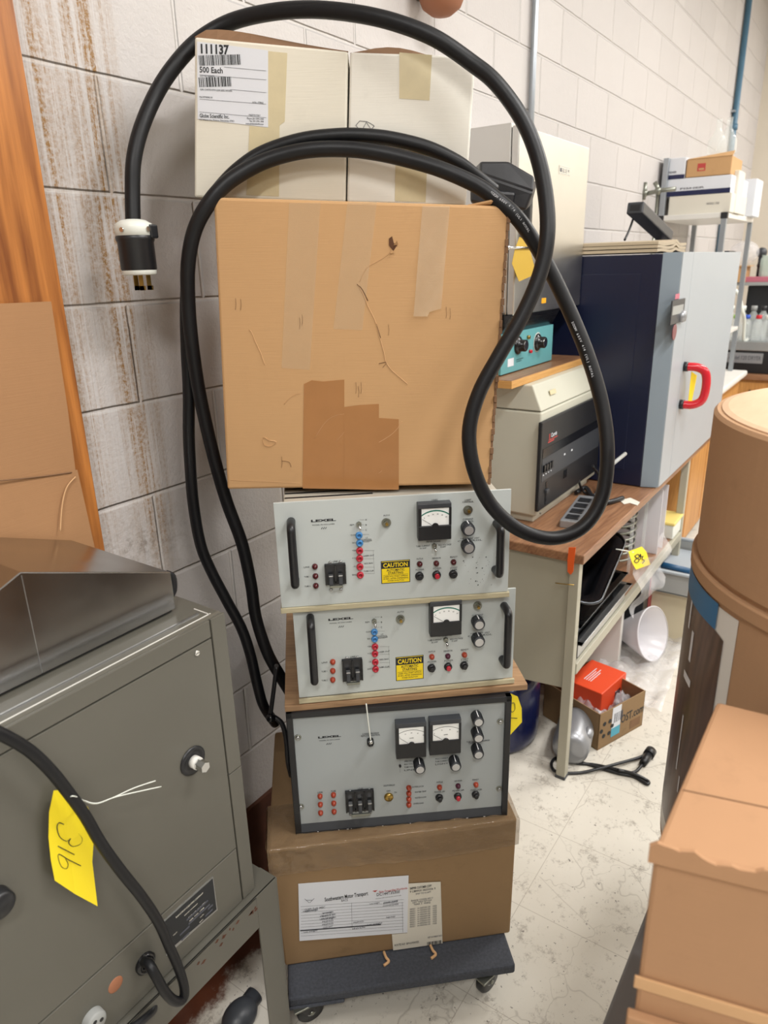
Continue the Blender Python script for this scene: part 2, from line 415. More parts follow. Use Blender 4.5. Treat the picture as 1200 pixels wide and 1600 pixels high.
M['ceiling'] = pm('ceiling_white', 'd8d5cf', .8); M['wall_plain'] = pm('painted_wall', 'd6cdbd', .7, var=.03); M['wall_dim'] = pm('dim_wall', '8d8880', .8)
M['rust_base'] = pm('rusted_base', '55301f', .8, var=.5, vs=18, bump=.4, bs=40)
XA, XB, YB = -3.0, 7.9, -6.5
struct(B().box((XA, YB, -.1), (XB, .2, 0), 'floor').build('floor'))
struct(B().box((XA, YB, CEIL), (XB, .2, CEIL+.1), 'ceiling').build('ceiling'))
struct(B().box((XA, 0, 0), (XB, .2, CEIL), 'wall').build('wall_left'))
struct(B().box((XB, YB, 0), (XB+.2, .2, CEIL), 'wall_plain').build('wall_far'))
struct(B().box((XA-.2, YB, 0), (XA, .2, CEIL), 'wall_dim').build('wall_near'))
struct(B().box((XA, YB-.2, 0), (XB, YB, CEIL), 'wall_dim').build('wall_right'))
struct(B().box((XA, -.012, 0), (1.9, 0, .245), 'rust_base').build('baseboard_left'))
M['tube_glow'] = NT('lamp_diffuser').m
_b = M['tube_glow'].node_tree.nodes['Principled BSDF']; _b.inputs['Emission Color'].default_value = (1, .96, .9, 1); _b.inputs['Emission Strength'].default_value = 2.5
for lx, ly in LIGHTS:
    t = thing('ceiling_light', 'fluorescent ceiling light fixture in two rows over the room', 'light', (lx, ly, CEIL), 0, 'ceiling lights')
    B().box((-.65, -.18, -.1), (.65, .18, 0), 'white_enamel', .01).build('housing', t)
    B().box((-.62, -.15, -.13), (.62, .15, -.1), M['tube_glow'], .005).build('diffuser', t)

# conduits on the wall
def conduit(px, r, mat, label, zlo, zhi, coupz):
    p = onY(px[0], px[1], -.03)
    t = thing('conduit', label, 'conduit', (p.x, -r-.004, zlo))
    B().cyl((0, 0, 0), (0, 0, zhi-zlo), r, mat).build('pipe', t)
    c = B()
    for z in coupz: c.cyl((0, 0, z-zlo-.02), (0, 0, z-zlo+.02), r*1.3, mat)
    c.build('coupling', t)
    k = B()
    for z in coupz: k.box((-r*2.2, -r*.2, z-zlo+.1), (r*2.2, r+.004, z-zlo+.115), 'galv')
    k.build('strap', t)
conduit((839, 90), .012, 'galv', 'thin grey metal conduit running up the block wall behind the steel oven', .86, CEIL, [3.0])
conduit((1157, 120), .022, 'blue_pipe', 'blue painted conduit running up the wall behind the storage boxes', 1.0, CEIL, [2.66])
o = B(); p = onY(690, -14, -.08)
o.lathe([(0, -.062), (.03, -.058), (.055, -.04), (.068, -.01), (.07, .02), (.06, .05), (0, .055)], 'terracotta', p)
o.cyl(p, (p.x, -.0, p.z), .01, 'zinc')
tag(o.build('hanging_knob'), 'rounded brown knob on the wall at the very top of the photo', 'knob')

# ================================================================ THE STACK ON THE DOLLY
BACKDIR = lambda f: f.y
# --- carpeted dolly
ZD = .105
fc = Frame(onZ(445, 1510, ZD), -47.5)
fd = Frame(onZ(450, 1562, ZD), -47.5)
t = fd.thing('carpeted_dolly', 'low dolly covered in grey carpet under the bottom carton', 'dolly')
W = fd.loc(onZ(806, 1508, ZD)).x
B().box((0, 0, -.028), (W, .47, 0), 'carpet', .006).build('deck', t)
B().box((.0, -.004, -.034), (.13, .05, -.026), 'carpet', .004).build('carpet_flap', t)
def caster(x, y, ang):
    r_, w_ = .038, .014
    k = B().box((-.028, -.028, -.034), (.028, .028, -.029), 'zinc', .001)
    for s in (-1, 1): k.prism([(-.02, s*.013, -.033), (.02, s*.013, -.033), (.03, s*.013, -.07), (.018, s*.013, -.078), (.004, s*.013, -.07)], 'black', (0, s*.0025, 0))
    k.cyl((.018, -.018, -.071), (.018, .018, -.071), .005, 'zinc', n=12)
    o = k.build('caster', t, (x, y, 0), ang)
    B().lathe([(.012, -.011), (.03, -.011), (.034, -.007), (.034, .007), (.03, .011), (.012, .011)], 'black', (.018, 0, -.0712), 32, Matrix.Rotation(R(90), 4, 'X')).cyl((.018, -.012, -.0712), (.018, .012, -.0712), .012, 'alu', n=16).build('wheel', o)
for x, y, a in ((.03, .02, R(20)), (W-.075, .022, R(35)), (.05, .41, R(200)), (W-.06, .41, R(80))): caster(x, y, a)
# --- bottom carton
t = fc.thing('cardboard_carton', 'brown carton wrapped in clear brown tape with shipping papers, bottom of the stack', 'box')
W = fc.loc(onZ(797, 1457, ZD)).x
HT = fc.px(445, 1327)[1]; HT = .466-ZD
o = B(); DP = .43
bm_ = bmesh.new()
N = 10
o.hexa([(0, 0, 0), (W, 0, 0), (W+.004, -.002, HT), (-.012, -.004, HT), (.02, DP, 0), (W, DP, 0), (W, DP, HT), (0, DP, HT)], 'card_brown', .006)
o.build('body', t)
w_ = B()      # the glossy tape turned over the top edge
def grid(b, fn, nu, nv, mat):
    i = b.mi(mat); vs = [[b.bm.verts.new(fn(a/nu, c/nv)) for c in range(nv+1)] for a in range(nu+1)]
    for a in range(nu):
        for c in range(nv):
            f = b.bm.faces.new((vs[a][c], vs[a+1][c], vs[a+1][c+1], vs[a][c+1])); f.material_index = i; f.smooth = True
rnd = random.Random(3)
def wrapf(u, v):
    x = -.014 + u*(W+.022); wr = .003*math.sin(u*23+v*5)*math.sin(v*9+u*4) + .0015*math.sin(u*61)
    if v < .42:
        z = HT - .075*(1-v/.42)-.0; return (x, -.0065-abs(wr)-.003*v, z + .006*math.sin(u*7))
    if v < .52: k = (v-.42)/.1; return (x, -.009+.012*k, HT+.003*math.sin(k*3.14)+.002)
    return (x, .003+(v-.52)/.48*.13, HT+.003+abs(wr))
grid(w_, wrapf, 60, 26, 'wrap')
def wrapl(u, v):      # left side wrap
    return (-.016-.002*math.sin(v*20+u*9), .0+u*.14, HT-.07+v*.072)
grid(w_, wrapl, 14, 10, 'wrap')
w_.build('tape_wrap', t)
lb = B()
x0, z0 = fc.px(469, 1468); x1, z1 = fc.px(634, 1367)
def sheared(fr, quad, y=-.004, th=.0006):      # px quad TL TR BR BL -> local polygon
    return [(fr.px(*q)[0], y, fr.px(*q)[1]) for q in quad]
q = sheared(fc, [(466, 1379), (638, 1366), (636, 1455), (468, 1468)])
lb.prism(q, 'paper', (0, .0006, 0))
def lt(b, fr, txt, u, v, hpx, m='print', y=-.0047, wpx=None, rot=0, align='CENTER', bold=0):
    x, z = fr.px(u, v); s = .00078*hpx if False else None
    xa, za = fr.px(u, v-hpx/2); xb, zb = fr.px(u, v+hpx/2); h = abs(za-zb)
    w = None
    if wpx: w = abs(fr.px(u+wpx/2, v)[0]-fr.px(u-wpx/2, v)[0])
    b.text(txt, x, (za+zb)/2-h/2, h, m, y, w, align, rot, bold=bold)
def ln(b, fr, p, q, m='ink', w=.0006, y=-.0048):
    a, c = fr.px(*p), fr.px(*q); A, C_ = Vector((a[0], y, a[1])), Vector((c[0], y, c[1])); d = (C_-A); n = Vector((-d.z, 0, d.x)).normalized()*w/2
    b.prism([A-n, C_-n, C_+n, A+n], m, (0, .0001, 0))
tl = R(0)
lt(lb, fc, 'Southwestern Motor Transport', 541, 1398, 6, 'print', wpx=68, rot=R(-1), bold=.02)
lt(lb, fc, 'BACS', 538, 1404, 3.5, 'ink', wpx=10)
lt(lb, fc, 'Estes Forwarding Worldwide', 614, 1388, 3.2, 'red_ink', wpx=44)
lt(lb, fc, 'DC144T35300', 606, 1393, 4.5, 'print', wpx=36)
x, z = fc.px(587, 1402); x2, z2 = fc.px(627, 1396); lb.barcode(x, z, x2-x, z2-z, 'print', 40, -.0048)
xs_, zs_ = fc.px(585, 1389); lb.prism([(xs_-.005, -.0048, zs_), (xs_+.007, -.0048, zs_), (xs_+.001, -.0048, zs_-.005)], 'red_ink', (0, .0001, 0))
for a in ((476, 1402, 483, 1408), (484, 1408, 491, 1401), (479, 1404, 488, 1404)): ln(lb, fc, a[:2], a[2:], 'ink', .0009)
for k in range(11):
    y_ = 1409+k*4.6; ln(lb, fc, (470, y_+5), (630, y_-6), 'ink', .0005)
ln(lb, fc, (549, 1408), (550, 1448), 'ink', .0005); ln(lb, fc, (628, 1408), (629, 1454), 'ink', .0005)
ln(lb, fc, (469, 1451.5), (595, 1442), 'print', .0032)
rr = random.Random(5)
words = ['CONSIGNEE', 'SHIP TO', 'Lot weight', 'freight charges', 'COD AMT', 'Received', 'PREPAID', 'San Antonio', 'Houston TX', 'dock', 'pieces', 'class 70']
for k in range(20):
    u = rr.choice((485, 512, 560, 585, 610)); v = 1411+4.6*(k % 9)-(u-550)*.07
    lt(lb, fc, rr.choice(words), u, v, 2.4, 'ink', wpx=rr.uniform(14, 26))
lt(lb, fc, 'CUST  7-15  MISC', 492, 1417, 3.2, 'print', wpx=32)
lb.build('shipping_bill', t)
lb = B()
lb.prism(sheared(fc, [(636, 1379), (688, 1376), (691, 1472), (614, 1483), (612, 1458), (636, 1456)], -.0036), 'paper_cream', (0, .0005, 0))
lt(lb, fc, 'SHIPPER CUSTOMER COPY', 657, 1384, 3.4, 'print', -.0042, 34, bold=.02); lt(lb, fc, '9 LBRRIX 0623356 9', 660, 1388.5, 3, 'print', -.0042, 40)
lt(lb, fc, 'SHIP TO 4:1APT', 661, 1393, 2.6, 'ink', -.0042, 24)
for k in range(3): lt(lb, fc, ('BARGE CODES 07/17', 'DEPT TABLE 747T NW', 'TERR 3  FREQ')[k], 659, 1403+k*3.2, 2.3, 'ink', -.0042, 34-k*4)
for k in range(9): lt(lb, fc, '00021  14 055550100   1025', 661, 1416+k*3.4-.3, 2.3, 'ink', -.0042, 42)
lt(lb, fc, 'ROUTE NO  BPNUM007ZS', 635, 1472, 3, 'print', -.0042, 38)
x, z = fc.px(667, 1475); x2, z2 = fc.px(689, 1466); lb.barcode(x, z, x2-x, .9*(z2-z), 'print', 22, -.0042)
lt(lb, fc, 'REF NUMBER 0093', 679, 1461, 2.4, 'ink', -.0042, 22)
lb.build('packing_label', t)
sh = B()
for u, v in ((600, 1500), (672, 1488)):
    x, z = fc.px(u, v); sh.tube([(x, -.003, 0.004), (x+.003, -.02, .006), (x+.008, -.03, .004), (x-.005, -.038, .003)], .0035, 'crease', n=6)
sh.build('torn_paper', t)

def screw(b, x, z, r=.0045, m='alu', y=0):
    b.cyl((x, y, z), (x, y-.003, z), r, m, r*.8, 14); b.box((x-r*.7, y-.0034, z-.0005), (x+r*.7, y-.0028, z+.0005), 'black')

# --- the three laser power supplies
def handle(fr, t, u, v0, v1):
    (x, z0), (_, z1) = fr.px(u, v0, -.03), fr.px(u, v1, -.03); a, b = min(z0, z1), max(z0, z1)
    h = B(); y = -.036; h.tube([(x, 0, b-.010), (x, y*.55, b-.010), (x, y*.93, b-.014), (x, y, b-.026), (x, y, (a+b)/2), (x, y, a+.026), (x, y*.93, a+.014), (x, y*.55, a+.010), (x, 0, a+.010)], .0085, 'black', 14, 5, 1)
    h.build('handle', t)
def meter(fr, t, q, green, nticks=6):
    x0, z1 = fr.px(q[0], q[1], -.018); x1, z0 = fr.px(q[2], q[3], -.018); D = .02
    w, h = x1-x0, z1-z0; zm = z0+h*.40
    b = B(); b.box((x0, -D, z0), (x1, 0, zm), 'black', .0015); b.box((x0, -D, z1-h*.13), (x1, 0, z1), 'dark_grey', .0012)
    b.box((x0, -D, zm), (x0+w*.10, 0, z1-h*.12), 'black'); b.box((x1-w*.07, -D, zm), (x1, 0, z1-h*.12), 'black')
    b.box((x0+w*.05, -.008, zm-.002), (x1-w*.03, 0, z1-h*.1), 'black')
    b.cyl((x0+w*.52, -D-.0004, zm-h*.02), (x0+w*.52, -.01, zm-h*.02), w*.10, 'black', n=20)
    o = b.build('meter', t)
    d = B(); y = -.0085
    y = -.0165; d.box((x0+w*.10, y-.0005, zm), (x1-w*.07, y, z1-h*.13), 'dial')
    cx, cz, rad = x0+w*.52, zm-h*.12, h*.50
    pts = []
    for k in range(17):
        a = R(130-80*k/16); pts.append((cx+rad*1.0*math.cos(a)*1.1, cz+rad*math.sin(a)))
    for a, c in zip(pts, pts[1:]):
        d.prism([(a[0], y-.0008, a[1]), (c[0], y-.0008, c[1]), (c[0], y-.0008, c[1]+(.0028 if green else .0009)), (a[0], y-.0008, a[1]+(.0028 if green else .0009))], 'green_ink' if green else 'print', (0, .0002, 0))
    for k in range(nticks):
        a = R(128-76*k/(nticks-1)); X = cx+rad*.84*math.cos(a)*1.1; Z = cz+rad*.84*math.sin(a)-.001
        d.text(str(k*10), X, Z, .0026, 'print', y-.0008)
    ex, ez = x0+w*.12, zm+h*.19
    d.prism([(cx-.006, y-.002, zm), (cx-.0048, y-.002, zm), (ex+.0004, y-.002, ez), (ex-.0004, y-.002, ez)], 'print', (0, .0004, 0))
    if not green: d.text('AMPS', cx, zm+h*.14, .0028, 'print', y-.0008)
    d.build('dial', o)
def knob(fr, t, u, v, r=.0125, L=.022):
    x, z = fr.px(u, v, -L)
    b = B(); b.cyl((x, 0, z), (x, -L, z), r*1.04, 'dark_grey', r*.94, 28)
    for k in range(24):
        a = 2*math.pi*k/24; b.box((x+r*math.cos(a)-.0006, -L+.001, z+r*math.sin(a)-.0006), (x+r*math.cos(a)+.0006, -.003, z+r*math.sin(a)+.0006), 'black')
    b.box((x-.0008, -L+.004, z+r*.9), (x+.0008, -.002, z+r*1.12), 'white_print')
    b.cyl((x, -L, z), (x, -L-.0008, z), r*.74, 'knob_cap', n=24)
    b.build('knob', t)
def button(fr, t, u, v, m):
    x, z = fr.px(u, v, -.008); b = B(); b.lathe([(.0088, 0), (.0088, .005), (.0062, .007), (.0055, .007)], 'black', (x, 0, z), 22, Matrix.Rotation(R(90), 4, 'X'))
    o = b.build('push_button', t); B().cyl((x, -.005, z), (x, -.013, z), .0052, m, .0048, 18).build('plunger', o)
def lamp(fr, t, u, v, m, r=.006):
    x, z = fr.px(u, v, -.004); B().lathe([(r, 0), (r, .003), (r*.8, .007), (r*.4, .009), (0, .0095)], m, (x, 0, z), 20, Matrix.Rotation(R(90), 4, 'X')).build('indicator_lamp', t)
def jack(fr, t, u, v, m):
    x, z = fr.px(u, v, -.003); B().lathe([(.0072, 0), (.0072, .003), (.006, .006), (.0034, .006), (.003, .001), (0, .001)], m, (x, 0, z), 22, Matrix.Rotation(R(90), 4, 'X')).build('jack', t)
def toggle(fr, t, u, v, up=-.4):
    x, z = fr.px(u, v, -.006); b = B(); b.cyl((x, 0, z), (x, -.006, z), .0055, 'zinc', n=6, smooth=False); b.cyl((x, -.005, z), (x+.001, -.017, z-.006), .0016, 'chrome', .0024, 10); b.build('toggle_switch', t)
def pot(fr, t, u, v):
    x, z = fr.px(u, v, -.006); b = B(); b.cyl((x, 0, z), (x, -.003, z), .0095, 'zinc', n=24); b.cyl((x, -.003, z), (x, -.009, z), .0065, 'zinc', n=6, smooth=False); b.cyl((x, -.009, z), (x, -.013, z), .003, 'brass', n=12); b.build('adjuster', t)
def breaker(fr, t, q, n, screws):
    x0, z1 = fr.px(q[0], q[1], -.004); x1, z0 = fr.px(q[2], q[3], -.004); w, h = x1-x0, z1-z0
    b = B(); b.box((x0, -.006, z0), (x1, 0, z1), 'black', .0008)
    for k in range(n+1):
        xx = x0+w*(.02+.96*k/n); b.box((xx-.0012, -.010, z0+.002), (xx+.0012, -.005, z1-.002), 'black_gloss')
    for u, v in screws: x, z = fr.px(u, v); screw(b, x, z, .0038)
    o = b.build('circuit_breaker', t)
    g = B()
    for k in range(n):
        xx = x0+w*(.5+k)/n if n == 3 else x0+w*(.27+.46*k)
        g.box((xx-.004, -.02, z0+h*.12), (xx+.004, -.006, z0+h*.55), 'dark_grey', .001); g.box((xx-.0045, -.021, z0+h*.53), (xx+.0045, -.010, z0+h*.59), 'alu', .0008)
    g.box((x0+w*.18, -.023, z0+h*.02), (x1-w*.18, -.018, z0+h*.12), 'zinc', .0005)
    g.build('breaker_lever', o)
def mini(b, fr, txt, u, v, h=2.6, w=None): lt(b, fr, txt, u, v, h, 'print', -.0004, w)
def lexel(b, fr, u, v, w=39):
    x, z = fr.px(u, v); ww = fr.px(u+w/2, v)[0]-fr.px(u-w/2, v)[0]
    b.text('LEXEL', x, z-.0022, .0046, 'print', -.0004, ww, bold=.06)
    b.text('MODEL 95 ION LASER', x, z-.0098, .0022, 'print', -.0004, ww*.9)
def caution(fr, t, q):
    x0, z1 = fr.px(q[0], q[1]); x1, z0 = fr.px(q[2], q[3]); w, h = x1-x0, z1-z0; cx = (x0+x1)/2
    b = B(); b.rect(x0, z0, x1, z1, 'print', -.0002, .0003); b.rect(x0+.0015, z0+.0015, x1-.0015, z0+h*.66, 'yellow_label', -.0005, .0002)
    b.rect(x0+.0015, z1-.0022, x1-.0015, z1-.0012, 'yellow_label', -.0005, .0002)
    b.text('CAUTION', cx, z0+h*.72, h*.18, 'yellow_label', -.0007, w*.84, bold=.03)
    b.text('AUTOMATIC', cx, z0+h*.535, h*.105, 'print', -.0009, w*.62, bold=.02); b.text('STARTING', cx, z0+h*.405, h*.105, 'print', -.0009, w*.52, bold=.02)
    b.rect(x0+w*.07, z0+h*.365, x1-w*.07, z0+h*.375, 'print', -.0008, .0001)
    for k, s in enumerate(('LASER WILL START APPROX', '30 SEC. AFTER DEPRESSING', 'POWER ON BUTTON')):
        b.text(s, cx, z0+h*(.275-.095*k), h*.062, 'print', -.0009, w*(.84, .86, .56)[k])
    b.build('caution_label', t)
def supply(fr, W, H, label, P, orange, depth=.40, noz=0):
    """5U panel with handles; P maps part names to photo positions"""
    t = fr.thing('laser_power_supply', label, 'power supply')
    b = B(); b.box((0, 0, noz), (W, .005, H), 'panel_grey', .0006)
    lexel(b, fr, *P['logo'])
    lx, lz = P['logo']; x, z = fr.px(lx+1, lz+12)
    for k in range(3): b.prism([(x-.006+k*.004, -.0004, z-.002), (x-.004+k*.004, -.0004, z-.002), (x-.002+k*.004, -.0004, z+.002), (x-.003+k*.004, -.0004, z+.002)], 'print', (0, .0003, 0))
    # printing around the controls
    tu, tv = P['toggle']
    for k, s in enumerate(('A', 'B', 'C')): mini(b, fr, s, tu+11, tv-8+k*8, 2.5); ln(b, fr, (tu+1, tv-8+k*8), (tu+8, tv-8+k*8), 'print', .0003, -.0004)
    mini(b, fr, 'REM', tu-11, tv, 2.4)
    for k, (u, v, c) in enumerate(P['jacks']):
        mini(b, fr, ('COM', 'SIG', '+24', '+15', '-15', 'GND')[k], u-9, v-1, 2.4)
    j = P['jacks']; a = j[0]; c = j[1]; e = j[5]
    for v in (a[1]-2, c[1]-2): ln(b, fr, (a[0]+5, v), (a[0]+16, v), 'print', .0003, -.0004)
    for s, k in (('LT', -2), ('CONTROL', 1), ('PROGRAM', 3.5)): mini(b, fr, s, a[0]+12, a[1]+5+k*.9, 2.2)
    for v in (j[2][1]-1, j[3][1], j[4][1], e[1]-3): ln(b, fr, (e[0]+6, v), (e[0]+22, v), 'print', .0003, -.0004)
    ln(b, fr, (a[0]+22, j[2][1]-1), (e[0]+22, e[1]-3), 'print', .0003, -.0004)
    for k, s in enumerate(('LASER OUT', 'REG BIAS', 'TUBE CUR')): mini(b, fr, s, e[0]+13, j[2][1]+7+k*12, 2.2)
    mini(b, fr, 'AUTO', P['knoblamp'][0], P['knoblamp'][1]-13, 2.4)
    mq = P['meter']; mini(b, fr, 'LINES', (mq[0]+mq[2])/2, mq[1]-7 if mq[1]-7 > 775 and mq[1] < 900 else mq[1]-7, 2.6) if mq[1] < 900 else None
    tu, tv = P['toggle2']; mini(b, fr, 'METER RANGE', tu-2, tv-8, 2.6, 22); mini(b, fr, 'TUBE CURRENT', tu-18, tv-1, 2.5, 22); mini(b, fr, '50 AMP', tu-18, tv+2.5, 2.2, 10); mini(b, fr, 'REG VOLTAGE', tu+16, tv-3, 2.5, 20); mini(b, fr, '75 AMP', tu+13, tv+.5, 2.2, 9)
    u, v = P['pot']; 
    if v < 900: mini(b, fr, 'LIGHT', u-1, v-17, 2.5); mini(b, fr, 'CONTROL', u-1, v-14, 2.5)
    mini(b, fr, 'CURRENT', u-1, v+13, 2.5); mini(b, fr, 'CONTROL', u-1, v+16.5, 2.5)
    u, v = P['knobs'][0]; mini(b, fr, 'TUBE CURRENT  LIGHT', u+1, v+12, 2.4, 30); mini(b, fr, 'CONTROL', u+1, v+15.5, 2.4, 38)
    for k, (u, v) in enumerate(P['lamps3']): mini(b, fr, ('INTLK', 'SENSOR', 'READY')[k], u, v-9, 2.5)
    for k, (u, v) in enumerate(P['buttons']): mini(b, fr, ('POWER', 'POWER', 'START')[k], u, v-12, 2.5); mini(b, fr, ('ON', 'OFF', 'LASER')[k], u, v-9, 2.4)
    for k, (u, v) in enumerate(P['left']): mini(b, fr, ('LINE', 'TUBE 1', 'TUBE 2')[k], u-13, v, 2.4, 9)
    mini(b, fr, 'LINE', P['brk'][0]+17, P['brk'][1]-5, 2.4)
    if P.get('specks'):
        rr = random.Random(11)
        for k in range(34):
            u = rr.uniform(722, 775); v = rr.uniform(870, 915); x, z = fr.px(u, v); s = rr.choice((.0006, .0007, .0009, .0016))
            b.prism([(x-s, -.0003, z), (x, -.0003, z-s*.8), (x+s*1.1, -.0003, z+s*.4), (x, -.0003, z+s)], 'print', (0, .0002, 0))
    b.build('front_panel', t)
    c = B(); c.box((.018, .005, .004), (W-.018, depth, H-.012), 'chassis', .002)
    for k in range(9): c.box((.02, .06+k*.03, H-.0125), (.20, .068+k*.03, H-.0115), 'black')
    c.build('chassis', t)
    for u, v0, v1 in P['handles']: handle(fr, t, u, v0, v1)
    toggle(fr, t, *P['toggle']); toggle(fr, t, *P['toggle2'])
    for u, v, cc in P['jacks']: jack(fr, t, u, v, cc)
    pot(fr, t, *P['knoblamp']); pot(fr, t, *P['pot'])
    meter(fr, t, P['meter'], True)
    for u, v in P['knobs']: knob(fr, t, u, v)
    for k, (u, v) in enumerate(P['lamps3']): lamp(fr, t, u, v, 'lamp_orange' if orange and k != 1 else ('lamp_purple' if orange else 'lamp_dark_red'))
    for k, (u, v) in enumerate(P['buttons']): button(fr, t, u, v, 'red_jack' if k == 1 else 'black')
    for u, v in P['left']: lamp(fr, t, u, v, 'lamp_orange' if orange else 'lamp_dark_red')
    breaker(fr, t, P['brk'], 2, P['brks'])
    caution(fr, t, P['caution'])
    return t
Z1B = 1.045
f1 = Frame(onZ(440, 950, Z1B), -49)
BJ, RJ = 'blue_jack', 'red_jack'
W1 = f1.px(796, 850)[0]; H1 = .226
supply(f1, W1, H1, 'upper grey laser power supply with dark red lamps, directly under the big tan box', dict(
    logo=(505, 813), toggle=(561, 820), jacks=[(561, 837, BJ), (562, 849, BJ), (562, 861, RJ), (562, 873, RJ), (562.5, 886, RJ), (563, 899, RJ)],
    knoblamp=(604, 818), meter=(653, 788, 705, 842), toggle2=(679, 854), pot=(732, 798), knobs=[(733, 829), (733, 857)],
    lamps3=[(656, 882), (682, 881), (709, 879)], buttons=[(656, 902), (683, 900), (709, 899)], caution=(595, 877, 641, 909),
    left=[(492, 886), (493, 901), (493.5, 916)], brk=(507, 882, 541, 912), brks=[(516, 879), (532, 878), (517, 922), (533, 921)],
    handles=[(454, 815, 923), (782, 818, 905)], specks=True), False)
f2 = Frame(onZ(468, 1098, .811), -48)
W2 = f2.px(803, 1000)[0]
supply(f2, W2, .232, 'middle grey laser power supply with orange lamps, standing on the wood-grain board', dict(
    logo=(532, 967), toggle=(585, 972), jacks=[(585, 988, BJ), (585.5, 999, BJ), (586, 1011, RJ), (586, 1022, RJ), (586.5, 1035, RJ), (587, 1046, RJ)],
    knoblamp=(626, 969), meter=(672, 941, 721, 991), toggle2=(697, 1001), pot=(747, 948), knobs=[(749, 977), (749, 1004)],
    lamps3=[(675, 1027), (700, 1026), (726, 1024)], buttons=[(675, 1046), (701, 1044), (726, 1042)], caution=(618, 1027, 662, 1060),
    left=[(520, 1035), (520, 1049), (520, 1063)], brk=(534, 1031, 567, 1062), brks=[(542, 1028), (558, 1027), (543, 1067), (559, 1066)],
    handles=[(485, 968, 1073), (794, 949, 1046)]), True, noz=.012)
for fr, W_, lab in ((f1, W1, 'thin pale plywood sheet between the upper and middle power supplies'), (f2, W2, 'thin pale plywood strip under the middle power supply panel')):
    if fr is f1: o = B().box((-.002, -.004, -.0115), (W_+.003, .36, -.0005), 'thin_ply', .001)
    else: o = B().box((-.001, -.006, .0005), (W_+.003, -.0005, .0115), 'thin_ply', .001)
    o = o.build('plywood_sheet', None, fr.o, fr.yaw); tag(o, lab, 'board')
fb = Frame(onZ(445, 1108, .803), -48.5)
Wb = fb.loc(onZ(825, 1074, .803)).x
o = B().box((0, 0, -.008), (Wb, .48, .0065), 'veneer', .001).box((.002, -.0004, -.007), (Wb-.002, .001, .0055), 'veneer').build('wood_grain_board', None, fb.o, fb.yaw)
tag(o, 'brown wood-grain board between the middle and bottom power supplies', 'board')

# bottom supply in its black case
f3 = Frame(onZ(462, 1303, .467), -50)
W3 = f3.px(795, 1200)[0]; H3 = .797-.469
t = f3.thing('laser_power_supply', 'bottom grey laser power supply in a black case with two meters', 'power supply')
fw = .014
c = B(); c.box((0, .006, 0), (W3, .42, H3), 'black', .003)
for a, b_ in (((0, -.004, 0), (fw, .012, H3)), ((W3-fw, -.004, 0), (W3, .012, H3)), ((0, -.004, H3-fw), (W3, .012, H3)), ((0, -.004, 0), (W3, .012, .006))): c.box(a, b_, 'black', .0015)
c.prism([(fw, -.003, .006), (W3-fw, -.003, .006), (W3-fw, .005, .026), (fw, .005, .026)], 'dark_grey', (0, .004, 0))
rr = random.Random(4)
for k in range(9):
    x = rr.uniform(.02, W3-.02); c.box((x, -.0045, .004), (x+rr.uniform(.001, .005), -.004, .005), 'white_print')
c.build('case', t)
fp = Frame(f3.o + f3.y*.004, -50)
t3 = t
b = B(); b.box((fw, .004, .02), (W3-fw, .008, H3-fw), 'panel_blue_grey')
def sub(fr, y): return Frame(fr.o + fr.y*y, math.degrees(fr.yaw))
FP = sub(f3, .004)
class Shift:      # same pixel mapping, but shapes are drawn on the recessed panel (y shifted)
    pass
pt = thing('front_panel_mount', '', '', (0, 0, 0)); bpy.data.objects.remove(pt)
b.build('front_panel', t3)
pr = B()
lexel(pr, FP, 514.5, 1151, 36)
x, z = FP.px(514, 1162)
for k in range(3): pr.prism([(x-.006+k*.004, -.0004, z-.002), (x-.004+k*.004, -.0004, z-.002), (x-.002+k*.004, -.0004, z+.002), (x-.003+k*.004, -.0004, z+.002)], 'print', (0, .0003, 0))
mini(pr, FP, 'TUBE VOLTAGE', 641, 1123, 2.6, 20); mini(pr, FP, 'AMPS', 696, 1119, 2.6, 10)
mini(pr, FP, 'CURRENT PROGRAM', 579, 1146, 2.5, 26); mini(pr, FP, 'REMOTE CONTROL', 579, 1149, 2.5, 30)
mini(pr, FP, 'LIGHT', 744, 1110, 2.4, 8); mini(pr, FP, 'CONTROL', 745, 1113, 2.4, 12)
for k in range(4):
    mini(pr, FP, ('OPEN CIRCUIT', 'REG VOLTS', 'TUBE VOLTS', 'LINE')[k], 640, 1189+k*4.6, 2.3, 17); ln(pr, FP, (648, 1188.5+k*4.6), (653, 1190+k*3.6), 'print', .0004, -.0004)
for k in range(3):
    mini(pr, FP, ('PROG CURRENT', 'TUBE CURRENT', 'LIGHT')[k], 690, 1185+k*4.2, 2.3, 20); ln(pr, FP, (702, 1184+k*4.2), (707, 1188+k*3), 'print', .0004, -.0004)
ln(pr, FP, (655.5, 1183), (655.5, 1193), 'print', .0004, -.0004); ln(pr, FP, (710.5, 1179), (710.5, 1190), 'print', .0004, -.0004)
ln(pr, FP, (625, 1185), (625, 1207), 'print', .0004, -.0004)
mini(pr, FP, 'TUBE CURRENT   MAXIMUM', 747, 1158, 2.4, 36); mini(pr, FP, 'CONTROL', 738, 1161, 2.3, 12)
for u, v, s in ((500, 1238, 'LINE'), (521, 1236, 'TUBE'), (563, 1232, 'LINE'), (608, 1227, 'CIRCUIT INTERLOCK'), (607, 1236, 'OFF'), (618, 1238, 'ON'), (653, 1229, 'INTERLOCK'), (657, 1237, 'WATER TEMP'), (657, 1246, 'WATER FLOW'), (654, 1255, 'OVERLOAD'), (687, 1222, 'INTLK'), (716, 1220, 'SENSOR'), (743, 1218, 'READY'), (687, 1237, 'POWER ON'), (716, 1235, 'POWER OFF'), (744, 1234, 'START LASER')):
    mini(pr, FP, s, u, v, 2.3, min(18, 2.0*len(s)))
pb = pr.build('panel_print', t3, (0, .004, 0))
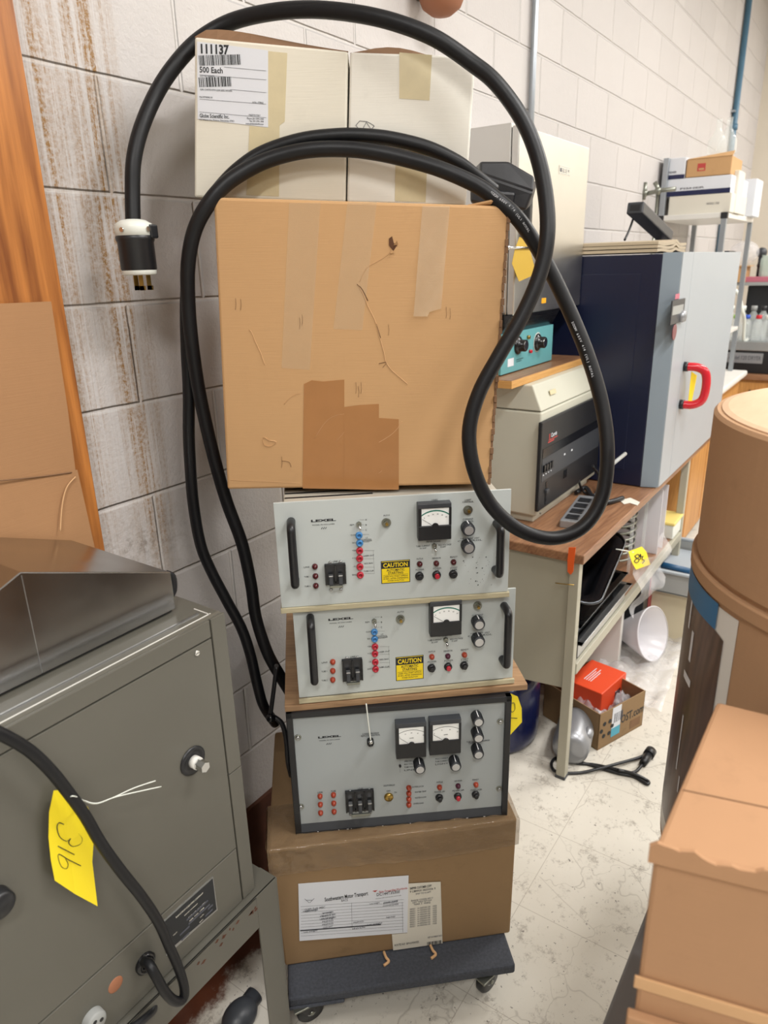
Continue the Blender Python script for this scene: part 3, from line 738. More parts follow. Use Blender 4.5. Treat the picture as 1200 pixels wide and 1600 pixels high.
def onpanel(fn, *a):      # build with the recessed panel as parent plane
    n = len(t3.children); before = set(t3.children); fn(FP, t3, *a)
    for ch in t3.children:
        if ch not in before: ch.location.y = .004
onpanel(meter, (618, 1131, 666, 1182), False, 5); onpanel(meter, (671, 1126, 720, 1176), False, 4)
for u, v in ((656.5, 1203), (712.5, 1199), (748, 1129), (748, 1154), (748, 1180)): onpanel(knob, u, v, .0118, .028)
for u in (500, 521):
    for k in range(3): onpanel(lamp, u+k*.5, (1245 if u == 500 else 1243)+k*13, 'lamp_orange')
for k in range(4): onpanel(lamp, 639, 1232+k*8.8, 'lamp_orange', .0062)
for k, (u, v) in enumerate(((687, 1231), (716, 1229), (744, 1227))): onpanel(lamp, u, v, 'lamp_purple' if k == 1 else 'lamp_orange')
for k, (u, v) in enumerate(((687, 1249), (716, 1247), (744, 1244))): onpanel(button, u, v, 'red_jack' if k == 1 else 'black')
onpanel(breaker, (539, 1237, 585, 1265), 3, [(547, 1236), (577, 1233), (548, 1272), (578, 1269)])
def keysw(fr, t):
    x, z = fr.px(607.6, 1247, -.005); B().lathe([(.0105, 0), (.0105, .004), (.008, .007), (0, .007)], 'brass', (x, 0, z), 26, Matrix.Rotation(R(90), 4, 'X')).box((x-.0008, -.0078, z-.004), (x+.0008, -.007, z+.004), 'black').build('key_switch', t)
onpanel(keysw)
def led(fr, t): x, z = fr.px(625, 1196); B().cyl((x, 0, z), (x, -.004, z), .0028, 'black', n=14).build('lamp_bezel', t)
onpanel(led)
def remote(fr, t):
    x, z = fr.px(579, 1161, -.01); B().lathe([(.0078, 0), (.0078, .012), (.006, .016), (.003, .016), (.003, .004)], 'black_gloss', (x, 0, z), 22, Matrix.Rotation(R(90), 4, 'X')).build('cable_socket', t)
onpanel(remote)
for u, v in ((465.5, 1152), (470, 1260), (781.5, 1127), (780, 1232)):
    def cs(fr, t):
        x, z = fr.px(u, v); bb = B(); bb.cyl((x, 0, z), (x, -.002, z), .0075, 'zinc', n=22); screw(bb, x, z, .005, 'alu', -.002); bb.build('rack_screw', t)
    onpanel(cs)
x, z = FP.px(579, 1157, -.012); xt, zt = FP.px(572, 1098, -.012)
s = B(); s.tube([f3.o+f3.x*xt+f3.y*(-.012)+Vector((0, 0, zt)), f3.o+f3.x*(xt+.003)+f3.y*(-.014)+Vector((0, 0, (z+zt)/2)), f3.o+f3.x*x+f3.y*(-.0115)+Vector((0, 0, z+.004))], .0016, 'white_plastic', 8)
s.sphere(f3.o+f3.x*x+f3.y*(-.014)+Vector((0, 0, z)), .005, 'chrome')
tag(s.build('wire_tie'), 'white wire tie hanging over the face of the bottom power supply', 'wire')
# yellow tag peeping out beside the bottom supply
q = [f3.o + f3.x*(W3+.003+a) + f3.y*(.02+b_) + Vector((0, 0, c)) for a, b_, c in ((0, 0, .32), (.018, .003, .308), (.029, .006, .275), (.032, .008, .235), (.012, .004, .215), (0, 0, .205))]
s = B(); s.prism(q, 'yellow_tag', f3.y*.0006)
s.tube([f3.o+f3.x*(W3+.004)+f3.y*(.018)+Vector((0, 0, .295)), f3.o+f3.x*(W3+.013)+f3.y*.0205+Vector((0, 0, .293)), f3.o+f3.x*(W3+.015)+f3.y*.022+Vector((0, 0, .275)), f3.o+f3.x*(W3+.008)+f3.y*.0205+Vector((0, 0, .27)), f3.o+f3.x*(W3+.005)+f3.y*.0195+Vector((0, 0, .28))], .0007, 'print', 5)
s.tube([f3.o+f3.x*(W3+.006)+f3.y*.02+Vector((0, 0, .255)), f3.o+f3.x*(W3+.022)+f3.y*.0235+Vector((0, 0, .25))], .0007, 'print', 5, 1)
tag(s.build('paper_tag'), 'yellow paper tag sticking out right of the bottom power supply', 'tag')

# black side bracket left of the stack
s = B()
p = [at(432, 1040, 1.435), at(428, 1075, 1.43), at(422, 1120, 1.425)]
s.tube(p, .0095, 'black', 10, 5, .55)
s.sphere(at(423, 1122, 1.415), .011, 'black_gloss')
s.tube([at(424, 1118, 1.425), at(440, 1130, 1.42), at(447, 1155, 1.415), at(450, 1190, 1.41), at(455, 1212, 1.42)], .006, 'black', 10)
tag(s.build('metal_bracket'), 'bent black metal bracket hanging left of the bottom power supply', 'bracket')

# --- the big tan carton
fx = Frame(onZ(355, 765, 1.272), -57)
t = fx.thing('cardboard_box', 'big tan cardboard box with tape strips on its face, on top of the power supplies', 'box')
WX = fx.px(765, 767)[0]; DX = .325
TLx, TLz = fx.px(333, 308); TRx, TRz = fx.px(797, 322)
o = B(); o.hexa([(0, 0, 0), (WX, 0, .002), (TRx, 0, TRz), (TLx, 0, TLz), (.0, DX, 0), (WX, DX, .002), (TRx, DX, TRz), (TLx, DX, TLz)], 'card_tan', .005)
kb = o
def poly(b, fr, pts, m, y=-.0008, th=.0004): b.prism([(fr.px(*p)[0], y, fr.px(*p)[1]) for p in pts], m, (0, th, 0)); return b
poly(B(), fx, [(452, 317), (501, 317), (484, 578), (440, 575)], 'clear_tape').build('clear_tape_strip', t)
poly(B(), fx, [(543, 316), (589, 316), (566, 516), (521, 514)], 'clear_tape').build('clear_tape_strip', t)
k = B()
def peel(u, v):
    a = fx.px(662+u*41-12*v*0, 322+v*170); b_ = a
    x, z = fx.px(660+u*43-(v*14), 322+v*172-(12 if u > .5 else 0)*v*u)
    return (x, -.0015-.006*v*v*abs(math.sin(u*3.1+v*4))-.004*v*math.sin(v*9+u*3)**2, z)
grid(k, peel, 12, 22, filmy('loose_clear_tape', 'd9c8ac', .35, .07, .6, 9))
k.build('loose_tape_strip', t)
poly(B(), fx, [(475, 600), (487, 594), (505, 596), (538, 593), (538, 764), (473, 763)], 'brown_tape').build('brown_tape_patch', t)
poly(B(), fx, [(538, 636), (560, 633), (592, 631), (592, 765), (538, 764)], 'brown_tape', -.0012).build('brown_tape_patch', t)
poly(B(), fx, [(592, 653), (623, 655), (623, 765), (592, 765)], 'brown_tape').build('brown_tape_patch', t)
k = kb
def crease(pts, w=.0012, m='crease', y=-.0014):
    k.tube([(fx.px(*p)[0], y+.0006, fx.px(*p)[1]) for p in pts], w*.65, m, 6, 3, .4)
crease([(612, 392), (603, 400), (590, 408), (574, 418), (562, 440)], .0007)
crease([(560, 445), (569, 462), (575, 478), (586, 500), (593, 525), (600, 550), (603, 565), (612, 578), (628, 592), (637, 600)], .001)
crease([(558, 444), (566, 452), (575, 470)], .0012, 'dark_hole'); crease([(588, 506), (595, 528)], .0009, 'dark_hole'); crease([(592, 568), (604, 566), (598, 574)], .0008, 'dark_hole')
crease([(389, 516), (393, 518), (400, 535), (408, 552), (414, 570)], .0008); crease([(444, 632), (455, 620), (470, 614)], .0008)
crease([(492, 685), (505, 664), (518, 652), (535, 647), (560, 645), (575, 643), (580, 660), (572, 675)], .0007); crease([(545, 655), (540, 672), (525, 690)], .0006)
crease([(572, 700), (590, 692), (610, 680), (622, 668), (628, 658)], .0008); crease([(572, 698), (580, 725), (588, 740), (597, 735)], .0006)
crease([(420, 688), (432, 690), (424, 697), (413, 695), (412, 683), (420, 688)], .0013); crease([(360, 750), (420, 752), (470, 755)], .0005)
crease([(440, 720), (452, 722), (455, 730)], .0006, 'dark_hole')
for u0, v0 in ((368, 475), (376, 476), (697, 488), (703, 490), (468, 505), (472, 500), (607, 515), (556, 606), (560, 612), (564, 606), (440, 722)):
    crease([(u0, v0-9), (u0+1, v0), (u0, v0+9)], .0005, 'dark_hole')
k.build('body', t)
k = B()
xh, zh = fx.px(612, 380)
k.prism([(xh-.005, -.001, zh+.008), (xh+.001, -.001, zh+.012), (xh+.004, -.001, zh), (xh+.010, -.001, zh-.004), (xh+.003, -.001, zh-.013), (xh-.005, -.001, zh-.004)], 'dark_hole', (0, .0004, 0))
k.prism([(xh+.003, -.001, zh-.004), (xh+.010, -.008, zh+.004), (xh+.012, -.006, zh-.003)], 'card_tan', (0, .0015, 0))
k.prism([(xh-.001, -.001, zh-.010), (xh+.005, -.006, zh-.016), (xh-.003, -.003, zh-.018)], 'card_tan', (0, .0015, 0))
k.build('puncture', t)
k = B()      # crushed right-hand edge showing the corrugation
for i in range(40):
    f_ = i/40; x = WX+(TRx-WX)*f_; z = .002+(TRz-.004)*f_; k.box((x-.004, -.0015+.002*math.sin(i*2.3), z), (x+.0015+.001*math.sin(i*1.7), .003, z+.012), 'card_side')
k.build('corrugated_edge', t)
k = B(); k.prism([(TRx-.075, .01, TRz+.002), (TRx-.03, .0, TRz+.009), (TRx-.006, .0, TRz+.007), (TRx-.002, .02, TRz+.002)], 'card_tan', (0, 0, .003)); k.build('top_flap', t)

# --- the two white cartons on top
fwn = Frame(Vector((1.004, -.155, 0)), -55); DW = .262
def wbox(q, label, zb):
    t = fwn.thing('white_carton', label, 'box')
    p = [fwn.px(*c) for c in q]      # BL BR TR TL
    o = B(); o.hexa([(p[0][0], 0, zb[0]), (p[1][0], 0, zb[1]), (p[2][0], 0, p[2][1]), (p[3][0], 0, p[3][1]), (p[0][0], DW, zb[0]), (p[1][0], DW, zb[1]), (p[2][0], DW, p[2][1]), (p[3][0], DW, p[3][1])], 'card_white' if 'right' in label else 'card_cream', .004)
    o.build('body', t); return t, p
def topz(P):      # height of the tan box's top under a point
    l = fx.loc(P); k = (l.x-TLx)/(TRx-TLx); return fx.o.z + TLz + (TRz-TLz)*k + .002
def wz(u, v): x, _ = fwn.px(u, v); return topz(fwn.o + fwn.x*x + fwn.y*.02)
tl_, p = wbox([(303, 302), (540, 312), (544, 80), (304, 57)], 'left white carton with a barcode label, on top of the big box', (wz(303, 302)+.002, wz(540, 312)+.002))
k = B()      # bowed open flap
a, c = p[3], p[2]
n = 14; top = [(a[0]+(c[0]-a[0])*i/n, .004+.03*math.sin(math.pi*i/n), a[1]+(c[1]-a[1])*i/n+.001+.020*math.sin(math.pi*min(1, (i/n)**.55))) for i in range(n+1)]
bot = [(a[0]+(c[0]-a[0])*i/n, .002, a[1]+(c[1]-a[1])*i/n-.001) for i in range(n+1)]
i_ = k.mi('card_side')
for i in range(n): k.prism([bot[i], bot[i+1], top[i+1], top[i]], 'card_side', (0, .003, 0))
k.build('top_flap', tl_)
k = poly(B(), fwn, [(308, 65), (419, 79), (419, 199), (309, 186)], 'paper')
def wt(b, s, u, v, h, w, bold=0, al='CENTER', m='print'): lt(b, fwn, s, u, v, h, m, -.0012, w, R(3.5), al, bold)
wt(k, '111137', 334, 77, 14, 44, .055); wt(k, '500 Each', 330, 109.5, 9, 36, .025)
for q4 in ((312, 87, 376, 105, 44), (312, 121, 361, 138, 34)):
    (x, z), (x2, z2) = fwn.px(q4[0], (q4[1]+q4[3])/2+7), fwn.px(q4[2], (q4[1]+q4[3])/2-7); k.barcode(x, z, x2-x, abs(fwn.px(q4[0], q4[1])[1]-fwn.px(q4[0], q4[3]-1)[1])*.95, 'print', q4[4], -.0012)
for a, b_, c, d in ((350, 105, 416, 111), (312, 117, 416, 125), (360, 140, 416, 145), (312, 155, 416, 163), (312, 175, 416, 184)): ln(k, fwn, (a, b_), (c, d), 'ink', .0005, -.0012)
wt(k, 'LOT NO 0026076', 324, 119, 3, 22); wt(k, '0.5ML CUVETTE WITH CLEAR SIDES, NATURAL', 338, 141, 2.8, 50); wt(k, 'POLYSTYRENE, NS', 322, 152, 2.6, 20)
wt(k, 'NON - STERILE', 403, 160.5, 3, 17); wt(k, 'Globe Scientific Inc.', 335, 181.5, 6, 46, .02); wt(k, '610 Winters Ave, Paramus, New Jersey, 07652', 339, 188, 2.6, 54)
wt(k, 'MADE IN ITALY', 398, 180, 2.6, 18); wt(k, 'Phone 201-599-1400', 399, 185.5, 2.8, 26); wt(k, 'Fax 201-599-1406', 401, 189.5, 2.8, 22); wt(k, 'www.globescientific.com', 398, 193.5, 2.6, 28)
k.build('barcode_label', tl_)
poly(B(), fwn, [(419, 80), (449, 83), (445, 190), (437, 196), (436, 307), (385, 305), (390, 197), (419, 200)], 'masking_tape', -.0006).build('tape_strip', tl_)
tr_, p = wbox([(542, 312), (728, 318), (743, 88), (547, 81)], 'right white carton with a recycling mark, on top of the big box', (wz(542, 312)+.002, wz(728, 318)+.002))
a, c = p[3], p[2]; k = B()
n = 10; L_ = c[0]-a[0]
for i in range(n):
    f0, f1_ = i/n, (i+1)/n; hh = lambda f: .0015+.013*max(0, math.sin(math.pi*min(1, f*1.5)))
    zA, zB = a[1]+(c[1]-a[1])*f0, a[1]+(c[1]-a[1])*f1_
    k.prism([(a[0]+L_*f0, .003, zA-.001), (a[0]+L_*f1_, .003, zB-.001), (a[0]+L_*f1_, .02, zB+hh(f1_)), (a[0]+L_*f0, .02, zA+hh(f0))], 'card_side', (0, .003, 0))
k.build('top_flap', tr_)
poly(B(), fwn, [(624, 82), (675, 86), (671, 157), (624, 154)], 'masking_tape', -.0006).build('tape_patch', tr_)
poly(B(), fwn, [(618, 235), (668, 238), (665, 316), (617, 314)], 'masking_tape', -.0006).build('tape_strip', tr_)
k = B()
for pts in ([(563, 204), (556, 196), (562, 189), (573, 190), (566, 203), (563, 204)], [(573, 190), (579, 193), (585, 197), (580, 202), (573, 192)], [(549, 202), (556, 205), (565, 205)], [(573, 204), (583, 203), (585, 208)]):
    for a_, b2 in zip(pts, pts[1:]): ln(k, fwn, a_, b2, 'ink', .0008, -.0008)
k.build('recycling_mark', tr_)

# --- thick power cable with a twist-lock plug
RC = .0138
A = [(208, 348, 1.40), (207, 300, 1.41), (209, 250, 1.42), (221, 200, 1.44), (245, 145, 1.47), (275, 100, 1.49), (312, 62, 1.515), (362, 34, 1.52), (425, 19, 1.5), (490, 15, 1.48), (560, 22, 1.455), (620, 36, 1.44), (680, 60, 1.43), (735, 97, 1.425), (775, 130, 1.41), (815, 185, 1.39), (840, 245, 1.37), (853, 310, 1.35), (855, 370, 1.33), (843, 430, 1.32), (815, 495, 1.31), (780, 555, 1.30), (748, 615, 1.29), (733, 675, 1.28), (741, 735, 1.27), (768, 790, 1.27), (812, 828, 1.27), (865, 841, 1.275), (912, 822, 1.285), (941, 775, 1.30), (949, 705, 1.32), (940, 630, 1.345), (918, 555, 1.365), (885, 475, 1.38), (850, 405, 1.385), (812, 345, 1.38), (775, 311, 1.39), (742, 288, 1.40), (687, 264, 1.41), (632, 248, 1.42), (585, 238, 1.425), (540, 233, 1.43), (487, 234, 1.43), (440, 243, 1.43), (400, 258, 1.425), (356, 285, 1.41), (326, 318, 1.40), (304, 360, 1.40), (294, 412, 1.405), (294, 469, 1.42), (299, 530, 1.43), (309, 600, 1.45), (321, 659, 1.46), (337, 725, 1.47), (355, 786, 1.48), (378, 849, 1.48), (392, 912, 1.48), (400, 965, 1.48), (418, 1020, 1.48), (440, 1060, 1.50), (455, 1085, 1.54)]
t = thing('power_cable', 'long thick black power cable looped over the boxes, ending in a big plug', 'cable', at(208, 348, 1.40))
O = t.location.copy()
B().tube([at(*p)-O for p in A], RC, 'rubber', 16, 7).build('cord', t)
g = B()      # twist-lock plug hanging straight down
zr = Matrix()
pl = thing('twist_lock_plug', '', ''); bpy.data.objects.remove(pl)
def lathe_dn(prof, mat, n=32): return B().lathe([(r, -z) for r, z in prof], mat, (0, 0, 0), n)
lathe_dn([(.012, -.006), (.022, -.004), (.0325, .002), (.0345, .008), (.034, .022), (.03, .024)], 'white_plastic').build('clamp_collar', t)
lathe_dn([(.028, .018), (.035, .024), (.0345, .030), (.0325, .034), (.0325, .080), (.030, .084)], 'black', 32).box((.008, -.036, -.028), (.026, -.026, -.004), 'black', .003).build('plug_body', t)
lathe_dn([(.031, .082), (.031, .089), (.028, .091), (0, .091)], 'white_plastic').build('plug_face', t)
for x, y in ((-.010, -.014), (.012, -.008), (.0, .014)):
    B().box((x-.0045, y-.001, -.118), (x+.0045, y+.001, -.088), 'brass').box((x-.0045, y-.001, -.118), (x+.008, y+.001, -.110), 'brass').build('blade', t)
k = B(); k.cyl((.004, -.034, -.012), (.004, -.037, -.012), .0045, 'chrome', n=14); k.cyl((-.033, -.010, -.013), (-.036, -.011, -.013), .004, 'chrome', n=14); k.build('clamp_screw', t)
# printing along the cable jacket
k = B()
def jacket(pts, s, hh):
    P = [at(*p) for p in pts]; L = [0]
    for a_, c_ in zip(P, P[1:]): L.append(L[-1]+(c_-a_).length)
    adv = L[-1]/len(s)
    for i, ch in enumerate(s):
        if ch == ' ': continue
        d = (i+.5)*adv; j = max(n_ for n_ in range(len(L)-1) if L[n_] <= d); f_ = (d-L[j])/(L[j+1]-L[j]); p_ = P[j].lerp(P[j+1], f_); dr = (P[j+1]-P[j]).normalized()
        toeye = (EYE-p_).normalized(); up = toeye.cross(dr).normalized(); nn = dr.cross(up).normalized()
        q_ = Matrix((dr, -nn, up)).transposed().to_4x4(); q_.translation = p_ + nn*(RC*.985) - O + up*.001
        k.text(ch, 0, -hh/2, hh, 'paper', -.0002, None, mat=q_)
jacket([(768, 288+14, 1.393), (800, 325, 1.38), (826, 362, 1.38)], 'SOOW 600V 4/4 (UL) ROYAL', .0042)
jacket([(893, 502, 1.375), (912, 545, 1.367), (926, 590, 1.355)], 'SOOW 600V 4/4 (UL) ROYAL', .0042)
k.build('jacket_print', t)
Bp = [(772, 298, 1.47), (742, 274, 1.455), (714, 253, 1.45), (668, 231, 1.45), (613, 217, 1.45), (568, 212, 1.45), (525, 212, 1.45), (469, 219, 1.45), (412, 238, 1.45), (375, 262, 1.445), (345, 292, 1.435), (318, 330, 1.43), (300, 375, 1.43), (294, 420, 1.44), (291, 480, 1.455), (292, 545, 1.47), (295, 612, 1.475), (295, 675, 1.475), (297, 722, 1.475), (302, 786, 1.475), (313, 849, 1.475), (329, 890, 1.475), (354, 938, 1.475), (377, 981, 1.475), (391, 1022, 1.475), (402, 1069, 1.48), (412, 1103, 1.50), (430, 1130, 1.56)]
o = B().tube([at(*p) for p in Bp], .0125, 'rubber', 14, 6).build('black_cable')
tag(o, 'second black cable running behind the thick one, down the left of the stack', 'cable')

# ================================================================ LEFT SIDE
x_ = .775
o = B().box((.30, -.035, 0), (x_, -.0125, 2.75), 'door_wood', .003).build('wooden_board')
tag(o, 'tall varnished orange-brown wooden board leaning on the wall at far left', 'board')
o = B()
q = [onY(0, 470, -.055), onY(80, 471, -.055), onY(106, 640, -.055), onY(118, 735, -.055)]
zf = q[3].z
o.prism([(.30, -.055, zf), (q[3].x, -.055, zf), (q[2].x, -.055, q[2].z), (q[1].x, -.055, q[1].z), (.30, -.055, q[0].z)], 'card_old', (0, .006, 0))
o.prism([(.30, -.055, zf), (q[3].x+.004, -.055, zf), (.745, -.068, .95), (.30, -.068, .95)], 'card_old', (0, .006, 0))
o.tube([onY(-10, 752, -.062), onY(60, 745, -.0575), onY(112, 738, -.0565)], .0013, 'card_side', 6).tube([onY(118, 745, -.060), onY(104, 762, -.062), onY(97, 790, -.064), onY(94, 830, -.067)], .0013, 'crease', 6)
o = o.build('cardboard_sheet')
tag(o, 'folded brown cardboard sheet standing against the wooden board', 'cardboard')

YC, XR, ZT = -.427, .731, 1.15
ZSR = onY(422, 1380, -.443).z; ZB = ZSR+.001; DS = ZSR-.515
fcab = Frame((0, YC, 0), 0)
t = thing('grey_lab_cabinet', 'grey metal laboratory oven body with seams, bolt and nameplate, left foreground', 'cabinet', (0, YC, 0))
tcab = t
o = B(); o.box((-.32, .004, ZB), (XR, .33, ZT), 'cab_grey', .006)
o.build('body', t)
def P2(u, v): return fcab.px(u, v)
dTR, dBR = P2(333, 996), P2(366, 1326)
zd = (dTR[1]); zb_ = dBR[1]; xd = (dTR[0]+dBR[0])/2
M['seam'] = pm('seam_dark', '2c2a27', .7, var=0)
B().box((-.30, -.001, zb_), (xd, .005, zd), 'cab_grey', .0012).build('door_panel', t)
B().box((-.30, -.001, ZB+.002), (xd-.0005, .005, zb_-.003), 'cab_grey', .0012).build('lower_panel', t)
o = B(); o.box((xd+.003, -.001, ZB+.002), (XR, .005, P2(366, 1205)[1]), 'cab_grey', .0012).box((xd+.003, -.001, P2(366, 1205)[1]+.002), (XR, .005, ZT-.002), 'cab_grey', .0012)
o.build('corner_strip', t)
B().box((-.30, -.001, zd+.003), (xd, .005, ZT-.002), 'cab_grey', .0012).build('top_strip', t)
o = B()
lipz = ZT
o.box((-.30, .028, ZT), (.70, .031, ZT+.0022), 'alu').box((-.30, .012, ZT), (.712, .0135, ZT+.0012), 'white_enamel').box((.708, .012, ZT), (.7095, .05, ZT+.0012), 'white_enamel')
o.build('top_trim', t)
x, z = P2(300, 1188)
o = B(); o.lathe([(.026, 0), (.026, .003), (.021, .005), (.018, .003), (.013, .003), (.012, .004), (0, .004)], 'black', (x, 0, z), 40, Matrix.Rotation(R(90), 4, 'X'))
o.cyl((x, -.002, z), (x, -.016, z), .011, 'white_enamel', n=20); o.cyl((x, -.014, z), (x, -.034, z), .0095, 'chrome', n=6, smooth=False)
o.build('bolt', t)
x, z = P2(307, 1020); o = B(); screw(o, x, z, .0055, 'chrome'); o.build('screw', t)
x, z = P2(2, 1398); B().lathe([(.02, 0), (.02, .018), (.016, .022), (0, .022)], 'black', (x-.01, 0, z), 28, Matrix.Rotation(R(90), 4, 'X')).build('knob', t)
x, z = P2(225, 1503); B().lathe([(.018, 0), (.019, .006), (.015, .010), (.009, .010), (.008, .004)], 'black_gloss', (x, 0, z), 30, Matrix.Rotation(R(90), 4, 'X')).build('grommet', t)
x, z = P2(180, 1538); B().lathe([(.0135, 0), (.0135, .0012), (.012, .002), (0, .002)], 'terracotta', (x, 0, z), 30, Matrix.Rotation(R(90), 4, 'X')).build('hole_plug', t)
x, z = P2(143, 1590); o = B().lathe([(.018, 0), (.0175, .012), (.0155, .016), (0, .016)], 'grey_plastic', (x, 0, z), 30, Matrix.Rotation(R(90), 4, 'X'))
for k in range(3): o.cyl((x+.007*math.cos(k*2.1), -.0155, z+.007*math.sin(k*2.1)), (x+.007*math.cos(k*2.1), -.0166, z+.007*math.sin(k*2.1)), .0035, 'black', n=12)
o.build('socket', t)
a, c = P2(180, 1612), P2(233, 1566)
B().tube([(a[0], 0, a[1]), (a[0]+.004, -.014, a[1]+.004), ((a[0]+c[0])/2, -.018, (a[1]+c[1])/2), (c[0]-.004, -.014, c[1]-.002), (c[0], 0, c[1])], .008, 'black', 10).build('handle', t)
o = B(); q = [P2(258, 1435), P2(331, 1371), P2(337, 1420), P2(274, 1477)]
qq = [P2(253, 1440), P2(333, 1369), P2(339, 1421), P2(256, 1494)]
o.prism([(a[0], -.002, a[1]) for a in [P2(252, 1441), P2(332, 1369), P2(339, 1421), P2(259, 1493)]], 'alu', (0, .0012, 0))
o.prism([(a[0], -.0024, a[1]) for a in [P2(254, 1441), P2(331, 1372), P2(337, 1420), P2(258, 1488)]], 'print', (0, .0008, 0))
a, c = P2(256, 1442), P2(332, 1376); xx = (a[0]+c[0])/2; H_ = P2(294, 1410)[1]
def nt(s, u, v, h, w):
    X, Z = P2(u, v); o.text(s, X, Z-h/2, h, 'paper_cream', -.0026, w)
nt('BARNSTROP SCIENTIFIC COMPANY', 295, 1413, .0035, .062); nt('DENVER COLORADO', 297, 1420, .002, .03)
for u, v, w in ((307, 1421, .05), (310, 1427, .05)): X, Z = P2(u, v); o.rect(X-w/2, Z-.0022, X+w/2, Z+.0018, 'ink', -.0026, .0002)
for u, v, w in ((287, 1453, .022), (288, 1462, .018), (327, 1416, .012), (325, 1425, .018)): X, Z = P2(u, v); o.rect(X-w/2, Z-.0022, X+w/2, Z+.0018, 'ink', -.0026, .0002)
nt('CAT. NO. 12 A 1728', 306, 1421, .0026, .04); nt('SER. NO. 1728', 306, 1427.5, .0026, .034); nt('VOLTS', 272, 1458, .0024, .009); nt('WATTS', 314, 1430, .0024, .009); nt('AMPS', 313, 1438, .0024, .009)
o.build('nameplate', t)

# stainless hood on the cabinet
hf = Frame((0, -.358, 0), 0)
t = thing('stainless_hood', 'shiny stainless steel gabled lid resting on the grey cabinet', 'lid', (0, -.358, ZT))
rt_, ap = hf.px(267, 894), hf.px(32, 894)
pr_ = [(-.02, .006), (.686, .006), (.686, rt_[1]-ZT), (ap[0], ap[1]-ZT), (.13, .035), (-.02, .02)]
o = B(); o.prism([(a, 0, b_) for a, b_ in pr_], 'steel', (0, .285, 0), .0015); o.build('lid_shell', t)
o = B(); o.box((-.03, .004, .0025), (.680, .28, .007), 'black'); o.build('gasket', t)
o = B(); a = hf.px(33, 897); c = hf.px(62, 1052)
o.box((a[0]-.0005, -.0006, .008), (a[0]+.0005, 0, a[1]-ZT-.002), 'alu'); o.build('weld_seam', t)
o = B(); o.tube([(.688, .02, .02), (.700, .02, .03), (.702, .02, .055), (.690, .02, .066)], .007, 'black', 8, 4, .6); o.build('end_handle', t)

# stand under the cabinet
t = thing('angle_iron_stand', 'grey angle iron stand with chipped paint under the grey cabinet', 'stand', (0, YC, 0))
zr = ZSR
o = B(); o.box((-.32, -.016, zr-.08), (.775, -.012, zr), 'cab_grey', .001).box((-.32, -.016, zr-.004), (.775, .34, zr), 'cab_grey', .001).box((-.32, .336, zr-.08), (.775, .34, zr), 'cab_grey', .001); ofr_ = o
for x0 in (-.32, .718):
    for y0, y1 in ((-.0165, -.0125), (.3365, .3405)):
        o = B(); o.box((x0, y0, 0), (x0+.057, y1, zr-.0005), 'cab_grey', .0008); xx = x0+.057 if x0 > 0 else x0
        o.box((xx-.002, min(y0, -.0165) if y0 < 0 else .29, 0), (xx+.002, .03 if y0 < 0 else .3405, zr-.0005), 'cab_grey', .0008); o.build('leg', t)
o = ofr_; rr = random.Random(2)
for k in range(14):
    x = rr.uniform(.56, .71); z = zr-rr.uniform(.008, .03); w = rr.uniform(.004, .016); o.prism([(x, -.0164, z), (x+w*.5, -.0164, z-.003), (x+w, -.0164, z+.001), (x+w*.6, -.0164, z+.0035)], 'rust_base', (0, .0003, 0))
o.build('frame', t)

# power cord of the cabinet with its yellow tag
cp = [(226, 1503, -.437), (233, 1507, -.455), (243, 1524, -.468), (258, 1550, -.474), (273, 1564, -.475), (285, 1562, -.475), (288, 1545, -.474), (280, 1515, -.472), (265, 1480, -.470), (247, 1440, -.468), (222, 1402, -.468), (190, 1362, -.468), (158, 1318, -.468), (133, 1275, -.467), (108, 1240, -.466), (80, 1205, -.466), (45, 1172, -.466), (0, 1146, -.466), (-45, 1128, -.46), (-100, 1118, -.46)]
o = B().tube([onY(*p)-Vector((0, YC, 0)) for p in cp], .0082, 'rubber', 14, 6).build('power_cord', tcab); o['label'] = 'black power cord'
ft = Frame((0, -.447, 0), 0)
t = thing('paper_tag', 'yellow paper tag numbered 316 hanging from the cord on the grey cabinet', 'tag', (0, -.447, 0))
TG = [(88, 1238), (104, 1236), (122, 1243), (138, 1262), (148, 1286), (147, 1310), (146, 1348), (155, 1418), (121, 1400), (87, 1377), (81, 1345), (78, 1310), (80, 1272)]
cx_, cz_ = ft.px(110, 1320)
def bend(x, z): return -.010*((x-cx_)/.03)**2*.4 + .006
o = B(); i_ = o.mi('yellow_tag')
vs = [o.bm.verts.new((ft.px(*p)[0], bend(*ft.px(*p)), ft.px(*p)[1])) for p in TG]; cv = o.bm.verts.new((cx_, .006, cz_))
vb = [o.bm.verts.new(v.co+Vector((0, .0006, 0))) for v in vs]; cb = o.bm.verts.new(cv.co+Vector((0, .0006, 0)))
for k in range(len(vs)):
    for f_ in ((cv, vs[k], vs[(k+1) % len(vs)]), (cb, vb[(k+1) % len(vs)], vb[k]), (vs[k], vb[k], vb[(k+1) % len(vs)], vs[(k+1) % len(vs)])):
        f = o.bm.faces.new(f_); f.material_index = i_
o.build('card', t)
def hand(b, fr, strokes, s, off, y, r=.0008, m='print', fn=None):
    for st in strokes:
        pts = []
        for p in st:
            x, z = fr.px(off[0]+p[0]*s, off[1]+p[1]*s); pts.append((x, (fn(x, z) if fn else 0)+y, z))
        b.tube(pts, r, m, 6, 4, .5)
o = B()
hand(o, ft, [[(470, 962), (435, 950), (420, 985), (440, 1050), (490, 1082), (518, 1062)], [(518, 1062), (505, 1095), (535, 1120), (585, 1100), (597, 1060), (572, 1022)], [(425, 1115), (545, 1178)], [(590, 1257), (505, 1215), (432, 1172), (428, 1210), (450, 1262), (488, 1277), (500, 1245), (482, 1208)]], .2187, (0, 1080), -.0012, .0007, fn=bend)
